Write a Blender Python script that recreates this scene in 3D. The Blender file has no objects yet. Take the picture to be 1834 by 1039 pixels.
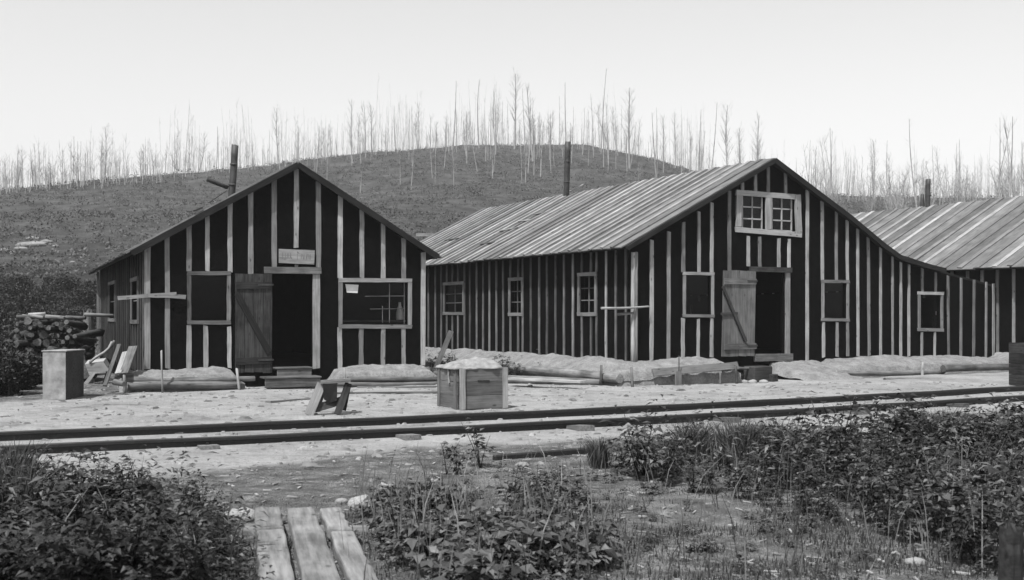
import bpy, bmesh, math, random
import numpy as np
from mathutils import Vector, Matrix

random.seed(7)
RNG = np.random.default_rng(11)
SC = bpy.context.scene
COL = SC.collection
R = math.radians

# ------------------------------------------------------------------ camera
F, CX, HY, H = 1950.0, 917.0, 566.0, 1.40      # focal length (photo px), centre, horizon row, eye height (m)
cam_d = bpy.data.cameras.new('camera')
cam = bpy.data.objects.new('camera', cam_d)
COL.objects.link(cam)
cam.location = (0, 0, H)
cam.rotation_euler = (R(90), 0, 0)
cam_d.sensor_width = 36.0
cam_d.lens = F / 1834.0 * 36.0
cam_d.shift_y = (HY - 519.5) / 1834.0          # rising front
cam_d.clip_end = 3000
cam_d.dof.use_dof = True
cam_d.dof.focus_distance = 21.0
cam_d.dof.aperture_fstop = 5.0
SC.camera = cam

# ------------------------------------------------------------------ sky and sun
SUN_AZ = R(-150)          # towards the sun, measured from +Y clockwise (high, behind the camera to the left)
SUN_EL = R(61)
world = bpy.data.worlds.new('World')
SC.world = world
world.use_nodes = True
nt = world.node_tree
nt.nodes.clear()
out = nt.nodes.new('ShaderNodeOutputWorld')
bg = nt.nodes.new('ShaderNodeBackground')
sky = nt.nodes.new('ShaderNodeTexSky')
sky.sky_type = 'NISHITA'
sky.sun_disc = False
sky.sun_elevation = SUN_EL
sky.sun_rotation = SUN_AZ
sky.dust_density = 2.0
sky.air_density = 1.0
sky.ozone_density = 1.0
sep = nt.nodes.new('ShaderNodeSeparateColor')   # blue-sensitive film: the sky's blue channel only
nt.links.new(sky.outputs[0], sep.inputs[0])
nt.links.new(sep.outputs[2], bg.inputs[0])
bg.inputs[1].default_value = 0.113
nt.links.new(bg.outputs[0], out.inputs[0])

sun_d = bpy.data.lights.new('sun', 'SUN')
sun_d.energy = 4.2
sun_d.angle = R(0.6)
sun_d.color = (1, 1, 1)
sun = bpy.data.objects.new('sun', sun_d)
COL.objects.link(sun)
sdir = Vector((math.sin(SUN_AZ) * math.cos(SUN_EL), math.cos(SUN_AZ) * math.cos(SUN_EL), math.sin(SUN_EL)))
sun.rotation_euler = sdir.to_track_quat('Z', 'Y').to_euler()
sun.location = sdir * 100

SC.view_settings.view_transform = 'Standard'
SC.view_settings.look = 'None'
SC.view_settings.gamma = 1
SC.view_settings.use_curve_mapping = False
SC.view_settings.exposure = 0.7
SC.cycles.use_denoising = True
SC.cycles.max_bounces = 6
SC.cycles.transparent_max_bounces = 12
SC.cycles.volume_bounces = 1
SC.cycles.filter_width = 1.5

# ------------------------------------------------------------------ helpers
def tag(o, label=None, cat=None, group=None, kind=None):
    if label: o['label'] = label
    if cat: o['category'] = cat
    if group: o['group'] = group
    if kind: o['kind'] = kind
    return o

def link(name, me, parent=None, mat=None, mw=None):
    o = bpy.data.objects.new(name, me)
    COL.objects.link(o)
    if mat is not None and me is not None:
        for m in (mat if isinstance(mat, (list, tuple)) else [mat]):
            me.materials.append(m)
    if parent is not None: o.parent = parent
    if mw is not None: o.matrix_local = mw
    return o

def empty(name, loc, rz=0):
    o = bpy.data.objects.new(name, None)
    COL.objects.link(o)
    o.location = loc
    o.rotation_euler = (0, 0, rz)
    o.empty_display_size = 0.3
    return o

def pydata(name, verts, faces, smooth=False):
    me = bpy.data.meshes.new(name)
    me.from_pydata([tuple(v) for v in verts], [], [tuple(f) for f in faces])
    me.update()
    if smooth:
        me.polygons.foreach_set('use_smooth', [True] * len(me.polygons))
    return me

def copy_tree(o, parent=None):
    c = o.copy()
    COL.objects.link(c)
    if parent is not None: c.parent = parent
    for ch in list(o.children): copy_tree(ch, c)
    return c

# smooth value noise (numpy)
_perm = RNG.integers(0, 1 << 30, size=(256, 256)) / float(1 << 30)
def vnoise(x, y):
    x = np.asarray(x, float); y = np.asarray(y, float)
    xi = np.floor(x).astype(int); yi = np.floor(y).astype(int)
    xf = x - xi; yf = y - yi
    u = xf * xf * (3 - 2 * xf); v = yf * yf * (3 - 2 * yf)
    g = lambda a, b: _perm[a & 255, b & 255]
    return (g(xi, yi) * (1 - u) + g(xi + 1, yi) * u) * (1 - v) + (g(xi, yi + 1) * (1 - u) + g(xi + 1, yi + 1) * u) * v
def fbm(x, y, o=4):
    s = 0; a = .5
    for i in range(o):
        s = s + a * (vnoise(np.asarray(x) * 2 ** i + 17.3 * i, np.asarray(y) * 2 ** i + 9.1 * i) - .5); a *= .5
    return s * 2

# ------------------------------------------------------------------ materials (all neutral: a black and white photograph)
def g3(v): return (v, v, v, 1)
def mat_new(name):
    m = bpy.data.materials.new(name)
    m.use_nodes = True
    n = m.node_tree
    b = n.nodes['Principled BSDF']
    return m, n, b
def noise_node(n, coord, scale, detail=6, rough=.6, vec_scale=None):
    tx = n.nodes.new('ShaderNodeTexNoise')
    tx.inputs['Scale'].default_value = scale
    tx.inputs['Detail'].default_value = detail
    tx.inputs['Roughness'].default_value = rough
    if vec_scale is not None:
        mp = n.nodes.new('ShaderNodeMapping')
        mp.inputs['Scale'].default_value = vec_scale
        n.links.new(coord, mp.inputs['Vector'])
        coord = mp.outputs[0]
    n.links.new(coord, tx.inputs['Vector'])
    return tx
def ramp(n, fac, stops):
    r = n.nodes.new('ShaderNodeValToRGB')
    el = r.color_ramp.elements
    el[0].position, el[0].color = stops[0][0], g3(stops[0][1])
    el[1].position, el[1].color = stops[-1][0], g3(stops[-1][1])
    for p, v in stops[1:-1]:
        e = el.new(p); e.color = g3(v)
    n.links.new(fac, r.inputs[0])
    return r
def mult(n, a, b):
    m = n.nodes.new('ShaderNodeMath'); m.operation = 'MULTIPLY'
    n.links.new(a, m.inputs[0])
    if isinstance(b, float): m.inputs[1].default_value = b
    else: n.links.new(b, m.inputs[1])
    return m.outputs[0]
def bump(n, b, hsock, strength, dist=.01):
    bp = n.nodes.new('ShaderNodeBump')
    bp.inputs['Strength'].default_value = strength
    bp.inputs['Distance'].default_value = dist
    n.links.new(hsock, bp.inputs['Height'])
    n.links.new(bp.outputs[0], b.inputs['Normal'])

def wood_mat(name, lo, hi, rough=.85, var=.35, grain=9, knots=True):
    """weathered wood; grain runs along the object's local X"""
    m, n, b = mat_new(name)
    tc = n.nodes.new('ShaderNodeTexCoord')
    oi = n.nodes.new('ShaderNodeObjectInfo')
    add = n.nodes.new('ShaderNodeVectorMath'); add.operation = 'ADD'
    comb = n.nodes.new('ShaderNodeCombineXYZ')
    sc = mult(n, oi.outputs['Random'], 40.0)
    for k in range(3): n.links.new(sc, comb.inputs[k])
    n.links.new(tc.outputs['Object'], add.inputs[0]); n.links.new(comb.outputs[0], add.inputs[1])
    gr = noise_node(n, add.outputs[0], 1.0, 7, .65, (2.2, grain * 4, grain * 4))
    bl = noise_node(n, add.outputs[0], 2.3, 4, .6)
    mx = n.nodes.new('ShaderNodeMix'); mx.data_type = 'FLOAT'
    mx.inputs[0].default_value = .42
    n.links.new(gr.outputs[0], mx.inputs[2]); n.links.new(bl.outputs[0], mx.inputs[3])
    rp = ramp(n, mx.outputs[0], [(.28, lo * .55), (.42, lo), (.62, hi), (.8, hi * 1.08)])
    mr = n.nodes.new('ShaderNodeMapRange')
    mr.inputs[3].default_value = 1 - var; mr.inputs[4].default_value = 1 + var * .35
    n.links.new(oi.outputs['Random'], mr.inputs[0])
    colr = mult(n, rp.outputs[0], mr.outputs[0])
    if knots:
        vo = n.nodes.new('ShaderNodeTexVoronoi'); vo.inputs['Scale'].default_value = 1.0
        mp = n.nodes.new('ShaderNodeMapping'); mp.inputs['Scale'].default_value = (3.0, 7.0, 7.0)
        n.links.new(add.outputs[0], mp.inputs['Vector']); n.links.new(mp.outputs[0], vo.inputs['Vector'])
        kr = ramp(n, vo.outputs['Distance'], [(.05, .35), (.14, 1)])
        colr = mult(n, colr, kr.outputs[0])
    n.links.new(colr, b.inputs['Base Color'])
    b.inputs['Roughness'].default_value = rough
    b.inputs['Specular IOR Level'].default_value = .2
    bump(n, b, gr.outputs[0], .5, .006)
    return m

M = {}
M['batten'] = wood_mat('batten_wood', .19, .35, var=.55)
M['frame'] = wood_mat('frame_wood', .14, .26, var=.4)
M['whitewash'] = wood_mat('pale_frame_wood', .26, .42, var=.3)
M['door'] = wood_mat('door_wood', .012, .05, var=.45)
M['door_pale'] = wood_mat('pale_door_wood', .10, .20, var=.4)
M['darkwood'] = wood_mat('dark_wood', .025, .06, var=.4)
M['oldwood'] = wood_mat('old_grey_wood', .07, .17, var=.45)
M['roofboard'] = wood_mat('roof_board_wood', .08, .16, var=.45)
M['roofstrip'] = wood_mat('roof_strip_wood', .15, .30, var=.6)
M['crate'] = wood_mat('crate_wood', .09, .17, var=.3)
M['crate_pale'] = wood_mat('crate_pale_wood', .20, .34, var=.2)
M['plank'] = wood_mat('walk_plank_wood', .10, .23, var=.2, grain=6)
M['bark'] = wood_mat('log_bark', .08, .22, var=.45, grain=5, knots=False)
M['cutend'] = wood_mat('cut_log_end', .14, .30, var=.75, knots=False)
M['sheath'] = wood_mat('roof_sheathing', .008, .02, var=.2, knots=False)
M['interior'] = wood_mat('interior_boards', .03, .06, var=.1, knots=False)

def simple(name, lo, hi, scale=6, rough=.8, bmp=.3, bd=.01, spec=.2, detail=6, coord='Object'):
    m, n, b = mat_new(name)
    tc = n.nodes.new('ShaderNodeTexCoord')
    nz = noise_node(n, tc.outputs[coord], scale, detail, .65)
    rp = ramp(n, nz.outputs[0], [(.3, lo), (.7, hi)])
    n.links.new(rp.outputs[0], b.inputs['Base Color'])
    b.inputs['Roughness'].default_value = rough
    b.inputs['Specular IOR Level'].default_value = spec
    if bmp: bump(n, b, nz.outputs[0], bmp, bd)
    return m, n, b
M['tar'] = simple('tar_paper', .002, .0055, 7, .9, .5, .012, .02)[0]
M['tin'] = simple('sheet_tin', .10, .30, 5, .55, .25, .006, .4)[0]
M['pipe'] = simple('stovepipe_iron', .012, .05, 9, .6, .2, .004, .35)[0]
M['rail'] = simple('rail_steel', .006, .02, 30, .6, .3, .003, .35)[0]
M['canvas'] = simple('canvas', .14, .25, 9, .9, .5, .02, .1)[0]
M['rag'] = simple('dark_rag', .012, .025, 9, .9, .4, .01, .1)[0]
M['stone'] = simple('pale_stone', .16, .32, 7, .9, .6, .02, .1)[0]
M['boulder'] = simple('grey_boulder', .10, .24, 1.6, .9, .6, .1, .1)[0]
M['paper'] = simple('paper', .5, .62, 8, .9, 0)[0]
M['deadtree'] = simple('dead_trunk', .14, .34, 1.2, .9, 0)[0]
M['deadbranch'] = simple('dead_branches', .16, .34, 1.2, .9, 0)[0]
M['rubble'] = simple('yard_rubble', .03, .26, 1.7, .9, 0)[0]
M['litter'] = simple('wood_chips', .10, .32, 5, .9, 0)[0]

def glass_mat():
    m = bpy.data.materials.new('window_glass'); m.use_nodes = True
    n = m.node_tree; n.nodes.clear()
    o = n.nodes.new('ShaderNodeOutputMaterial')
    t = n.nodes.new('ShaderNodeBsdfTransparent'); t.inputs[0].default_value = g3(.75)
    gl = n.nodes.new('ShaderNodeBsdfGlossy'); gl.inputs['Roughness'].default_value = .06
    gl.inputs['Color'].default_value = g3(.8)
    lw = n.nodes.new('ShaderNodeFresnel'); lw.inputs['IOR'].default_value = 1.35
    tc = n.nodes.new('ShaderNodeTexCoord')
    nz = noise_node(n, tc.outputs['Object'], 2.5, 2, .5)
    bp = n.nodes.new('ShaderNodeBump'); bp.inputs['Strength'].default_value = .15; bp.inputs['Distance'].default_value = .02
    n.links.new(nz.outputs[0], bp.inputs['Height']); n.links.new(bp.outputs[0], gl.inputs['Normal'])
    mx = n.nodes.new('ShaderNodeMixShader')
    n.links.new(lw.outputs[0], mx.inputs[0]); n.links.new(t.outputs[0], mx.inputs[1]); n.links.new(gl.outputs[0], mx.inputs[2])
    n.links.new(mx.outputs[0], o.inputs[0])
    return m
M['glass'] = glass_mat()

def leaf_mat(name, lo, hi, trans=.25):
    m, n, b = mat_new(name)
    at = n.nodes.new('ShaderNodeAttribute'); at.attribute_name = 'v'
    oi = n.nodes.new('ShaderNodeObjectInfo')
    mr = n.nodes.new('ShaderNodeMapRange'); mr.inputs[3].default_value = .75; mr.inputs[4].default_value = 1.2
    n.links.new(oi.outputs['Random'], mr.inputs[0])
    rp = ramp(n, at.outputs['Fac'], [(0, lo), (1, hi)])
    c = mult(n, rp.outputs[0], mr.outputs[0])
    n.links.new(c, b.inputs['Base Color'])
    b.inputs['Roughness'].default_value = .55
    b.inputs['Specular IOR Level'].default_value = .3
    tr = n.nodes.new('ShaderNodeBsdfTranslucent'); n.links.new(c, tr.inputs[0])
    mx = n.nodes.new('ShaderNodeMixShader'); mx.inputs[0].default_value = trans
    n.links.new(b.outputs[0], mx.inputs[1]); n.links.new(tr.outputs[0], mx.inputs[2])
    n.links.new(mx.outputs[0], n.nodes['Material Output'].inputs[0])
    return m
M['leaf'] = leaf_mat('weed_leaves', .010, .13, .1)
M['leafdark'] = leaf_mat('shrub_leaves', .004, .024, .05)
M['weeddark'] = leaf_mat('dark_weed_leaves', .003, .038, .05)  # weeds with darker leaves
M['brush'] = leaf_mat('hillside_brush', .014, .085, .1)
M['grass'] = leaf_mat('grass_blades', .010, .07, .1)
M['drygrass'] = leaf_mat('dry_grass', .03, .2, .1)

def ground_mat():
    m, n, b = mat_new('ground_sand_and_soil')
    tc = n.nodes.new('ShaderNodeTexCoord')
    geo = n.nodes.new('ShaderNodeNewGeometry')
    P = geo.outputs['Position']
    at = n.nodes.new('ShaderNodeAttribute'); at.attribute_name = 'soil'
    hl = n.nodes.new('ShaderNodeAttribute'); hl.attribute_name = 'hill'
    big = noise_node(n, P, .55, 5, .6)
    med = noise_node(n, P, 3.2, 6, .7)
    fine = noise_node(n, P, 26, 5, .75)
    grit = noise_node(n, P, 90, 3, .8)
    # sand
    mx = n.nodes.new('ShaderNodeMix'); mx.data_type = 'FLOAT'; mx.inputs[0].default_value = .5
    n.links.new(big.outputs[0], mx.inputs[2]); n.links.new(med.outputs[0], mx.inputs[3])
    sand = ramp(n, mx.outputs[0], [(.34, .11), (.42, .20), (.5, .255), (.6, .31)])
    sf = ramp(n, fine.outputs[0], [(.30, .45), (.46, .95), (.75, 1.12)])
    sandc = mult(n, sand.outputs[0], sf.outputs[0])
    # soil
    soil = ramp(n, med.outputs[0], [(.3, .045), (.5, .115), (.62, .19), (.7, .24)])
    so = ramp(n, grit.outputs[0], [(.3, .3), (.52, .9), (.72, 1.9)])
    soilc = mult(n, soil.outputs[0], so.outputs[0])
    # hillside
    hn = noise_node(n, P, .35, 8, .72)
    hill = ramp(n, hn.outputs[0], [(.3, .018), (.5, .045), (.7, .085)])
    # soil mask broken up by noise
    ad = n.nodes.new('ShaderNodeMath'); ad.operation = 'ADD'
    sb = n.nodes.new('ShaderNodeMath'); sb.operation = 'MULTIPLY_ADD'
    n.links.new(fine.outputs[0], sb.inputs[0]); sb.inputs[1].default_value = .7; sb.inputs[2].default_value = -.35
    n.links.new(at.outputs['Fac'], ad.inputs[0]); n.links.new(sb.outputs[0], ad.inputs[1])
    cl = ramp(n, ad.outputs[0], [(.25, 0), (.75, 1)])
    m1 = n.nodes.new('ShaderNodeMix'); m1.data_type = 'FLOAT'
    n.links.new(cl.outputs[0], m1.inputs[0]); n.links.new(sandc, m1.inputs[2]); n.links.new(soilc, m1.inputs[3])
    m2 = n.nodes.new('ShaderNodeMix'); m2.data_type = 'FLOAT'
    n.links.new(hl.outputs['Fac'], m2.inputs[0]); dm = n.nodes.new('ShaderNodeAttribute'); dm.attribute_name = 'foot_dark'
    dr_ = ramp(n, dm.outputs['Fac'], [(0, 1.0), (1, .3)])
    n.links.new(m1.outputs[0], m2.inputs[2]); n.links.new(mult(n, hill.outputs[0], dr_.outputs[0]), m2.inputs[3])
    n.links.new(m2.outputs[0], b.inputs['Base Color'])
    b.inputs['Roughness'].default_value = .95
    b.inputs['Specular IOR Level'].default_value = .05
    s = n.nodes.new('ShaderNodeMath'); s.operation = 'ADD'
    n.links.new(med.outputs[0], s.inputs[0]); n.links.new(mult(n, fine.outputs[0], .45), s.inputs[1])
    bump(n, b, s.outputs[0], .9, .08)
    return m
M['ground'] = ground_mat()
def bank_mat():
    m, n, b = mat_new('banked_sand')
    geo = n.nodes.new('ShaderNodeNewGeometry'); P = geo.outputs['Position']
    med = noise_node(n, P, 3.5, 6, .7); fine = noise_node(n, P, 24, 5, .75)
    sand = ramp(n, med.outputs[0], [(.3, .13), (.5, .21), (.68, .27)])
    sf = ramp(n, fine.outputs[0], [(.28, .5), (.5, .95), (.75, 1.1)])
    n.links.new(mult(n, sand.outputs[0], sf.outputs[0]), b.inputs['Base Color'])
    b.inputs['Roughness'].default_value = .95; b.inputs['Specular IOR Level'].default_value = .05
    bump(n, b, fine.outputs[0], .9, .04)
    return m
M['bank'] = bank_mat()

# ------------------------------------------------------------------ pixel -> place
def ray(px, py): return Vector(((px - CX) / F, 1.0, (HY - py) / F))
def gp(px, py, z=0.0):
    """point of the ground (height z) seen at a photo pixel"""
    Y = (H - z) * F / (py - HY)
    return Vector(((px - CX) / F * Y, Y, z))
def at(px, py, Y):
    r = ray(px, py); return Vector((r.x * Y, Y, H + r.z * Y))
class Frame:
    def __init__(s, x, y, deg):
        s.o = Vector((x, y, 0)); s.a = R(deg)
        s.ux = Vector((math.cos(s.a), math.sin(s.a), 0)); s.uy = Vector((-math.sin(s.a), math.cos(s.a), 0))
    def front(s, px, py, yl=0.0):
        """(x, z) on the plane local y = yl"""
        r = ray(px, py); c = Vector((0, 0, H))
        t = ((s.o - c).dot(s.uy) + yl) / r.dot(s.uy)
        p = c + r * t
        return (p - s.o).dot(s.ux), p.z
    def side(s, px, py, xl=0.0):
        """(y, z) on the plane local x = xl"""
        r = ray(px, py); c = Vector((0, 0, H))
        t = ((s.o - c).dot(s.ux) + xl) / r.dot(s.ux)
        p = c + r * t
        return (p - s.o).dot(s.uy), p.z
    def w(s, x, y, z): return s.o + s.ux * x + s.uy * y + Vector((0, 0, z))
    def loc(s, p):
        d = p - s.o; return d.dot(s.ux), d.dot(s.uy)

# ------------------------------------------------------------------ board / log / box builders
def board_mesh(L, w, t, seg=4, wav=.004, taper=0, skew=.006, rnd=random):
    v = []; f = []
    for i in range(seg + 1):
        u = i / seg
        a = w / 2 * (1 - taper * u) + rnd.uniform(-wav, wav); b = w / 2 * (1 - taper * u) + rnd.uniform(-wav, wav)
        bow = rnd.uniform(-wav, wav) * .4
        e = (rnd.uniform(-skew, skew) if i in (0, seg) else 0)
        x = L * u
        v += [(x + e, -a, 0), (x - e, b, 0), (x - e, b, t + bow), (x + e, -a, t + bow)]
    for i in range(seg):
        k = 4 * i
        for j in range(4):
            f.append((k + j, k + 4 + j, k + 4 + (j + 1) % 4, k + (j + 1) % 4))
    f.append((3, 2, 1, 0)); k = 4 * seg; f.append((k, k + 1, k + 2, k + 3))
    me = pydata('board', v, f)
    bm = bmesh.new(); bm.from_mesh(me); bmesh.ops.recalc_face_normals(bm, faces=bm.faces); bm.to_mesh(me); bm.free()
    return me
def axes(p0, p1, nrm):
    """matrix: X along p0->p1, Z along nrm"""
    x = (Vector(p1) - Vector(p0)); L = x.length; x.normalize()
    n = Vector(nrm); z = (n - x * n.dot(x)).normalized(); y = z.cross(x)
    m = Matrix((x, y, z)).transposed().to_4x4(); m.translation = Vector(p0)
    return m, L
def board(name, parent, p0, p1, w, t, nrm, mat, seg=4, wav=.004, taper=0, skew=.006):
    """a sawn board from p0 to p1 (centre line of its back face), thickness t towards nrm"""
    m, L = axes(p0, p1, nrm)
    return link(name, board_mesh(L, w, t, seg, wav, taper, skew), parent, mat, m)
def log_mesh(L, r0, r1, sides=10, seg=5, wob=.06, bend=0.0, seed=0):
    rn = random.Random(seed); v = []; f = []
    ph = [rn.uniform(.92, 1.08) for _ in range(sides)]
    by = rn.uniform(-1, 1) * bend; bz = rn.uniform(-1, 1) * bend
    for i in range(seg + 1):
        u = i / seg; r = r0 + (r1 - r0) * u
        for j in range(sides):
            a = 2 * math.pi * j / sides
            q = r * ph[j] * rn.uniform(1 - wob, 1 + wob)
            s = math.sin(math.pi * u)
            v.append((L * u + (rn.uniform(-.01, .01) if i in (0, seg) else 0), math.cos(a) * q + by * s, math.sin(a) * q + bz * s))
    for i in range(seg):
        for j in range(sides):
            k = i * sides; f.append((k + j, k + sides + j, k + sides + (j + 1) % sides, k + (j + 1) % sides))
    nf = len(f)
    f.append(tuple(range(sides))[::-1]); f.append(tuple(range(seg * sides, seg * sides + sides)))
    me = pydata('log', v, f)
    bm = bmesh.new(); bm.from_mesh(me); bmesh.ops.recalc_face_normals(bm, faces=bm.faces); bm.to_mesh(me); bm.free()
    for i, p in enumerate(me.polygons):
        p.use_smooth = i < nf; p.material_index = 0 if i < nf else 1
    return me
def log(name, parent, p0, p1, r0, r1=None, mat=None, end=None, **k):
    x = Vector(p1) - Vector(p0)
    up = Vector((0, 0, 1)) if abs(x.normalized().z) < .9 else Vector((0, 1, 0))
    m, L = axes(p0, p1, up)
    k.setdefault('seed', random.randint(0, 99999))
    return link(name, log_mesh(L, r0, r1 or r0, **k), parent, [mat or M['bark'], end or M['cutend']], m)
def box_mesh(x0, x1, y0, y1, z0, z1, bev=0):
    bm = bmesh.new()
    vs = [bm.verts.new(p) for p in ((x0,y0,z0),(x1,y0,z0),(x1,y1,z0),(x0,y1,z0),(x0,y0,z1),(x1,y0,z1),(x1,y1,z1),(x0,y1,z1))]
    for q in ((3,2,1,0),(4,5,6,7),(0,1,5,4),(1,2,6,5),(2,3,7,6),(3,0,4,7)): bm.faces.new([vs[i] for i in q])
    if bev: bmesh.ops.bevel(bm, geom=bm.edges[:], offset=bev, segments=1, affect='EDGES')
    me = bpy.data.meshes.new('box'); bm.to_mesh(me); bm.free(); return me

def wall_mesh(s_rng, zbot, topf, breaks, openings, mapf, th):
    """wall with real openings; mapf(s, z, depth) -> local xyz; depth 0 = outside"""
    ss = sorted(set([s_rng[0], s_rng[1]] + [b for b in breaks if s_rng[0] < b < s_rng[1]] + [o for q in openings for o in q[:2]]))
    v = []; f = []
    def quad(a, b, c, d):
        k = len(v); v.extend([a, b, c, d]); f.append((k, k + 1, k + 2, k + 3))
    for s0, s1 in zip(ss[:-1], ss[1:]):
        mid = (s0 + s1) / 2
        ops = sorted([(q[2], q[3]) for q in openings if q[0] <= mid <= q[1]])
        zs = [zbot] + [z for o in ops for z in o]
        lows = zs[0::2]; highs = zs[1::2]
        for i, zl in enumerate(lows):
            a0 = a1 = zl
            if i < len(highs): b0 = b1 = highs[i]
            else: b0, b1 = topf(s0), topf(s1)
            for d, rev in ((0, False), (th, True)):
                q = [mapf(s0, a0, d), mapf(s1, a1, d), mapf(s1, b1, d), mapf(s0, b0, d)]
                quad(*(q[::-1] if rev else q))
    for (s0, s1, z0, z1) in openings:
        for a, b in (((s0, z0), (s1, z0)), ((s1, z0), (s1, z1)), ((s1, z1), (s0, z1)), ((s0, z1), (s0, z0))):
            quad(mapf(*a, 0), mapf(*b, 0), mapf(*b, th), mapf(*a, th))
    return pydata('wall', v, f)

def roof_slab(profile, y0, y1, th):
    """extrude a roof profile (list of x,z on its top) along y"""
    v = []; f = []; n = len(profile)
    for y in (y0, y1):
        for x, z in profile: v.append((x, y, z))
        for x, z in profile: v.append((x, y, z - th))
    for i in range(n - 1):
        f.append((i, i + 1, 2 * n + i + 1, 2 * n + i))
        f.append((n + i + 1, n + i, 3 * n + i, 3 * n + i + 1))
        f.append((i + 1, i, n + i, n + i + 1))
        f.append((2 * n + i, 2 * n + i + 1, 3 * n + i + 1, 3 * n + i))
    f.append((0, 2 * n, 3 * n, n)); f.append((n - 1, 2 * n - 1, 4 * n - 1, 3 * n - 1))
    me = pydata('roof', v, f)
    bm = bmesh.new(); bm.from_mesh(me); bmesh.ops.recalc_face_normals(bm, faces=bm.faces); bm.to_mesh(me); bm.free()
    return me
def roof_boards(roof, a, b, y0, y1, pitch, wide, narrow, rn, ext=.06):
    """boards running down the slope a->b (x,z at ridge and eave), wide ones below, narrow strips over the joints"""
    dx, dz = b[0] - a[0], b[1] - a[1]; L = math.hypot(dx, dz)
    d = Vector((dx / L, 0, dz / L)); nrm = Vector((-d.z, 0, d.x)) if d.x > 0 else Vector((d.z, 0, -d.x))
    if nrm.z < 0: nrm = -nrm
    wm = [board_mesh(L + ext + rn.uniform(-.03, .05), wide, .025, 4, .004, 0, .02, rn) for _ in range(4)]
    sm = [board_mesh(L + ext + rn.uniform(-.03, .05), narrow, .028, 4, .006, 0, .02, rn) for _ in range(4)]
    for me in wm: me.materials.append(M['roofboard'])
    for me in sm: me.materials.append(M['roofstrip'])
    y = y0 + wide / 2; k = 0
    while y < y1 - wide * .3:
        for nm, ms, yy, off in (('roof_board', wm, y, .004), ('roof_strip', sm, y + pitch / 2, .030)):
            if yy > y1 - narrow / 2: continue
            j = rn.uniform(-.02, .02)
            p0 = Vector((a[0], yy + j, a[1])) + nrm * (off + rn.uniform(0, .006))
            p1 = Vector((b[0], yy + j + rn.uniform(-.05, .05), b[1])) + nrm * (off + rn.uniform(0, .012))
            m, _ = axes(p0, p1, nrm)
            link(nm, ms[rn.randrange(4)], roof, None, m)
        y += pitch; k += 1

# ------------------------------------------------------------------ terrain
CREST = [(-900, 348, 150), (-200, 341, 150), (0, 336, 150), (180, 322, 165), (350, 310, 180), (450, 298, 200), (600, 281, 225),
         (750, 264, 240), (900, 258, 250), (1050, 262, 250), (1150, 279, 245), (1230, 302, 240), (1300, 330, 235),
         (1400, 352, 220), (1500, 352, 200), (1650, 354, 200), (1834, 352, 190), (2200, 346, 190), (3000, 346, 190)]
_cx = np.array([(c[0] - CX) / F for c in CREST]); _cd = np.array([float(c[2]) for c in CREST])
_cz = np.array([H + (HY - c[1]) * c[2] / F for c in CREST])
Y0H = 46.0
def terrain(X, Y):
    X = np.asarray(X, float); Y = np.asarray(Y, float)
    th = X / np.maximum(Y, 1.0)
    D = np.interp(th, _cx, _cd); Z = np.interp(th, _cx, _cz)
    t = (Y - Y0H) / (D - Y0H)
    tc_ = np.clip(t, 0, 1)
    p = tc_ ** 1.12
    over = np.clip(t - 1, 0, 4)
    z = Z * p - Z * .10 * np.minimum(over, 1.5)
    z = z + fbm(X / 17., Y / 17., 4) * 2.2 * np.clip(t * 1.6, 0, 1) * np.clip(1.35 - t, .35, 1)
    near = fbm(X / 1.7, Y / 1.7, 3) * .035 + fbm(X / 6. + 3, Y / 6., 2) * .03
    # trampled yard and track bed are flatter; loose earth in the foreground is lumpier
    near = near + fbm(X / .55 + 9, Y / .55, 3) * .028
    dr = np.abs(Y - (13.2 + .490 * np.clip(X, -14, 16) + .00817 * np.clip(X, -14, 16) ** 2) - .75)
    near = near * np.clip(.25 + (dr - 1.2) / 1.0, .25, 1)
    z = z + near * np.where(Y < 9.5, 1.5, .8) * np.clip((60 - Y) / 20, 0, 1)
    return z
def tz(x, y): return float(terrain(x, y))
def hill_hit(px, py):
    for Y in np.arange(40, 330, .5):
        X = (px - CX) / F * Y; zz = H + (HY - py) / F * Y
        if tz(X, Y) >= zz: return Vector((X, Y, zz))
    return None

def spaced(c, fine, far0, far1, n0, n1, n2):
    a = c - fine; b = c + fine
    left = a - np.geomspace(1, a - far0 + 1, n1)[::-1] + 1
    mid = np.linspace(a, b, n0)
    right = b + np.geomspace(1, far1 - b + 1, n2) - 1
    return np.unique(np.concatenate([left, mid, right]))
gx = spaced(0.5, 11, -460, 520, 190, 70, 70)
gy = np.unique(np.concatenate([-70 + 0 * np.arange(1), np.linspace(-70, 3, 14), np.linspace(3, 26, 170), np.linspace(26, 60, 60), np.linspace(60, 290, 120), np.linspace(290, 620, 20)]))
GX, GY = np.meshgrid(gx, gy)
GZ = terrain(GX, GY)
nx, ny = len(gx), len(gy)
verts = np.stack([GX.ravel(), GY.ravel(), GZ.ravel()], 1)
ii = np.arange(nx * ny).reshape(ny, nx)
quads = np.stack([ii[:-1, :-1].ravel(), ii[:-1, 1:].ravel(), ii[1:, 1:].ravel(), ii[1:, :-1].ravel()], 1)
def big_mesh(name, verts, faces, k, smooth=False, attr=None):
    me = bpy.data.meshes.new(name)
    me.vertices.add(len(verts)); me.vertices.foreach_set('co', np.asarray(verts, np.float32).ravel())
    nf = len(faces)
    me.loops.add(nf * k); me.loops.foreach_set('vertex_index', np.asarray(faces, np.int32).ravel())
    me.polygons.add(nf); me.polygons.foreach_set('loop_start', np.arange(0, nf * k, k, dtype=np.int32))
    me.polygons.foreach_set('use_smooth', np.full(nf, smooth))
    if attr:
        for an, av in attr.items():
            a = me.attributes.new(an, 'FLOAT', 'POINT'); a.data.foreach_set('value', np.asarray(av, np.float32))
    me.update(calc_edges=True); me.validate()
    return me
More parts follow.
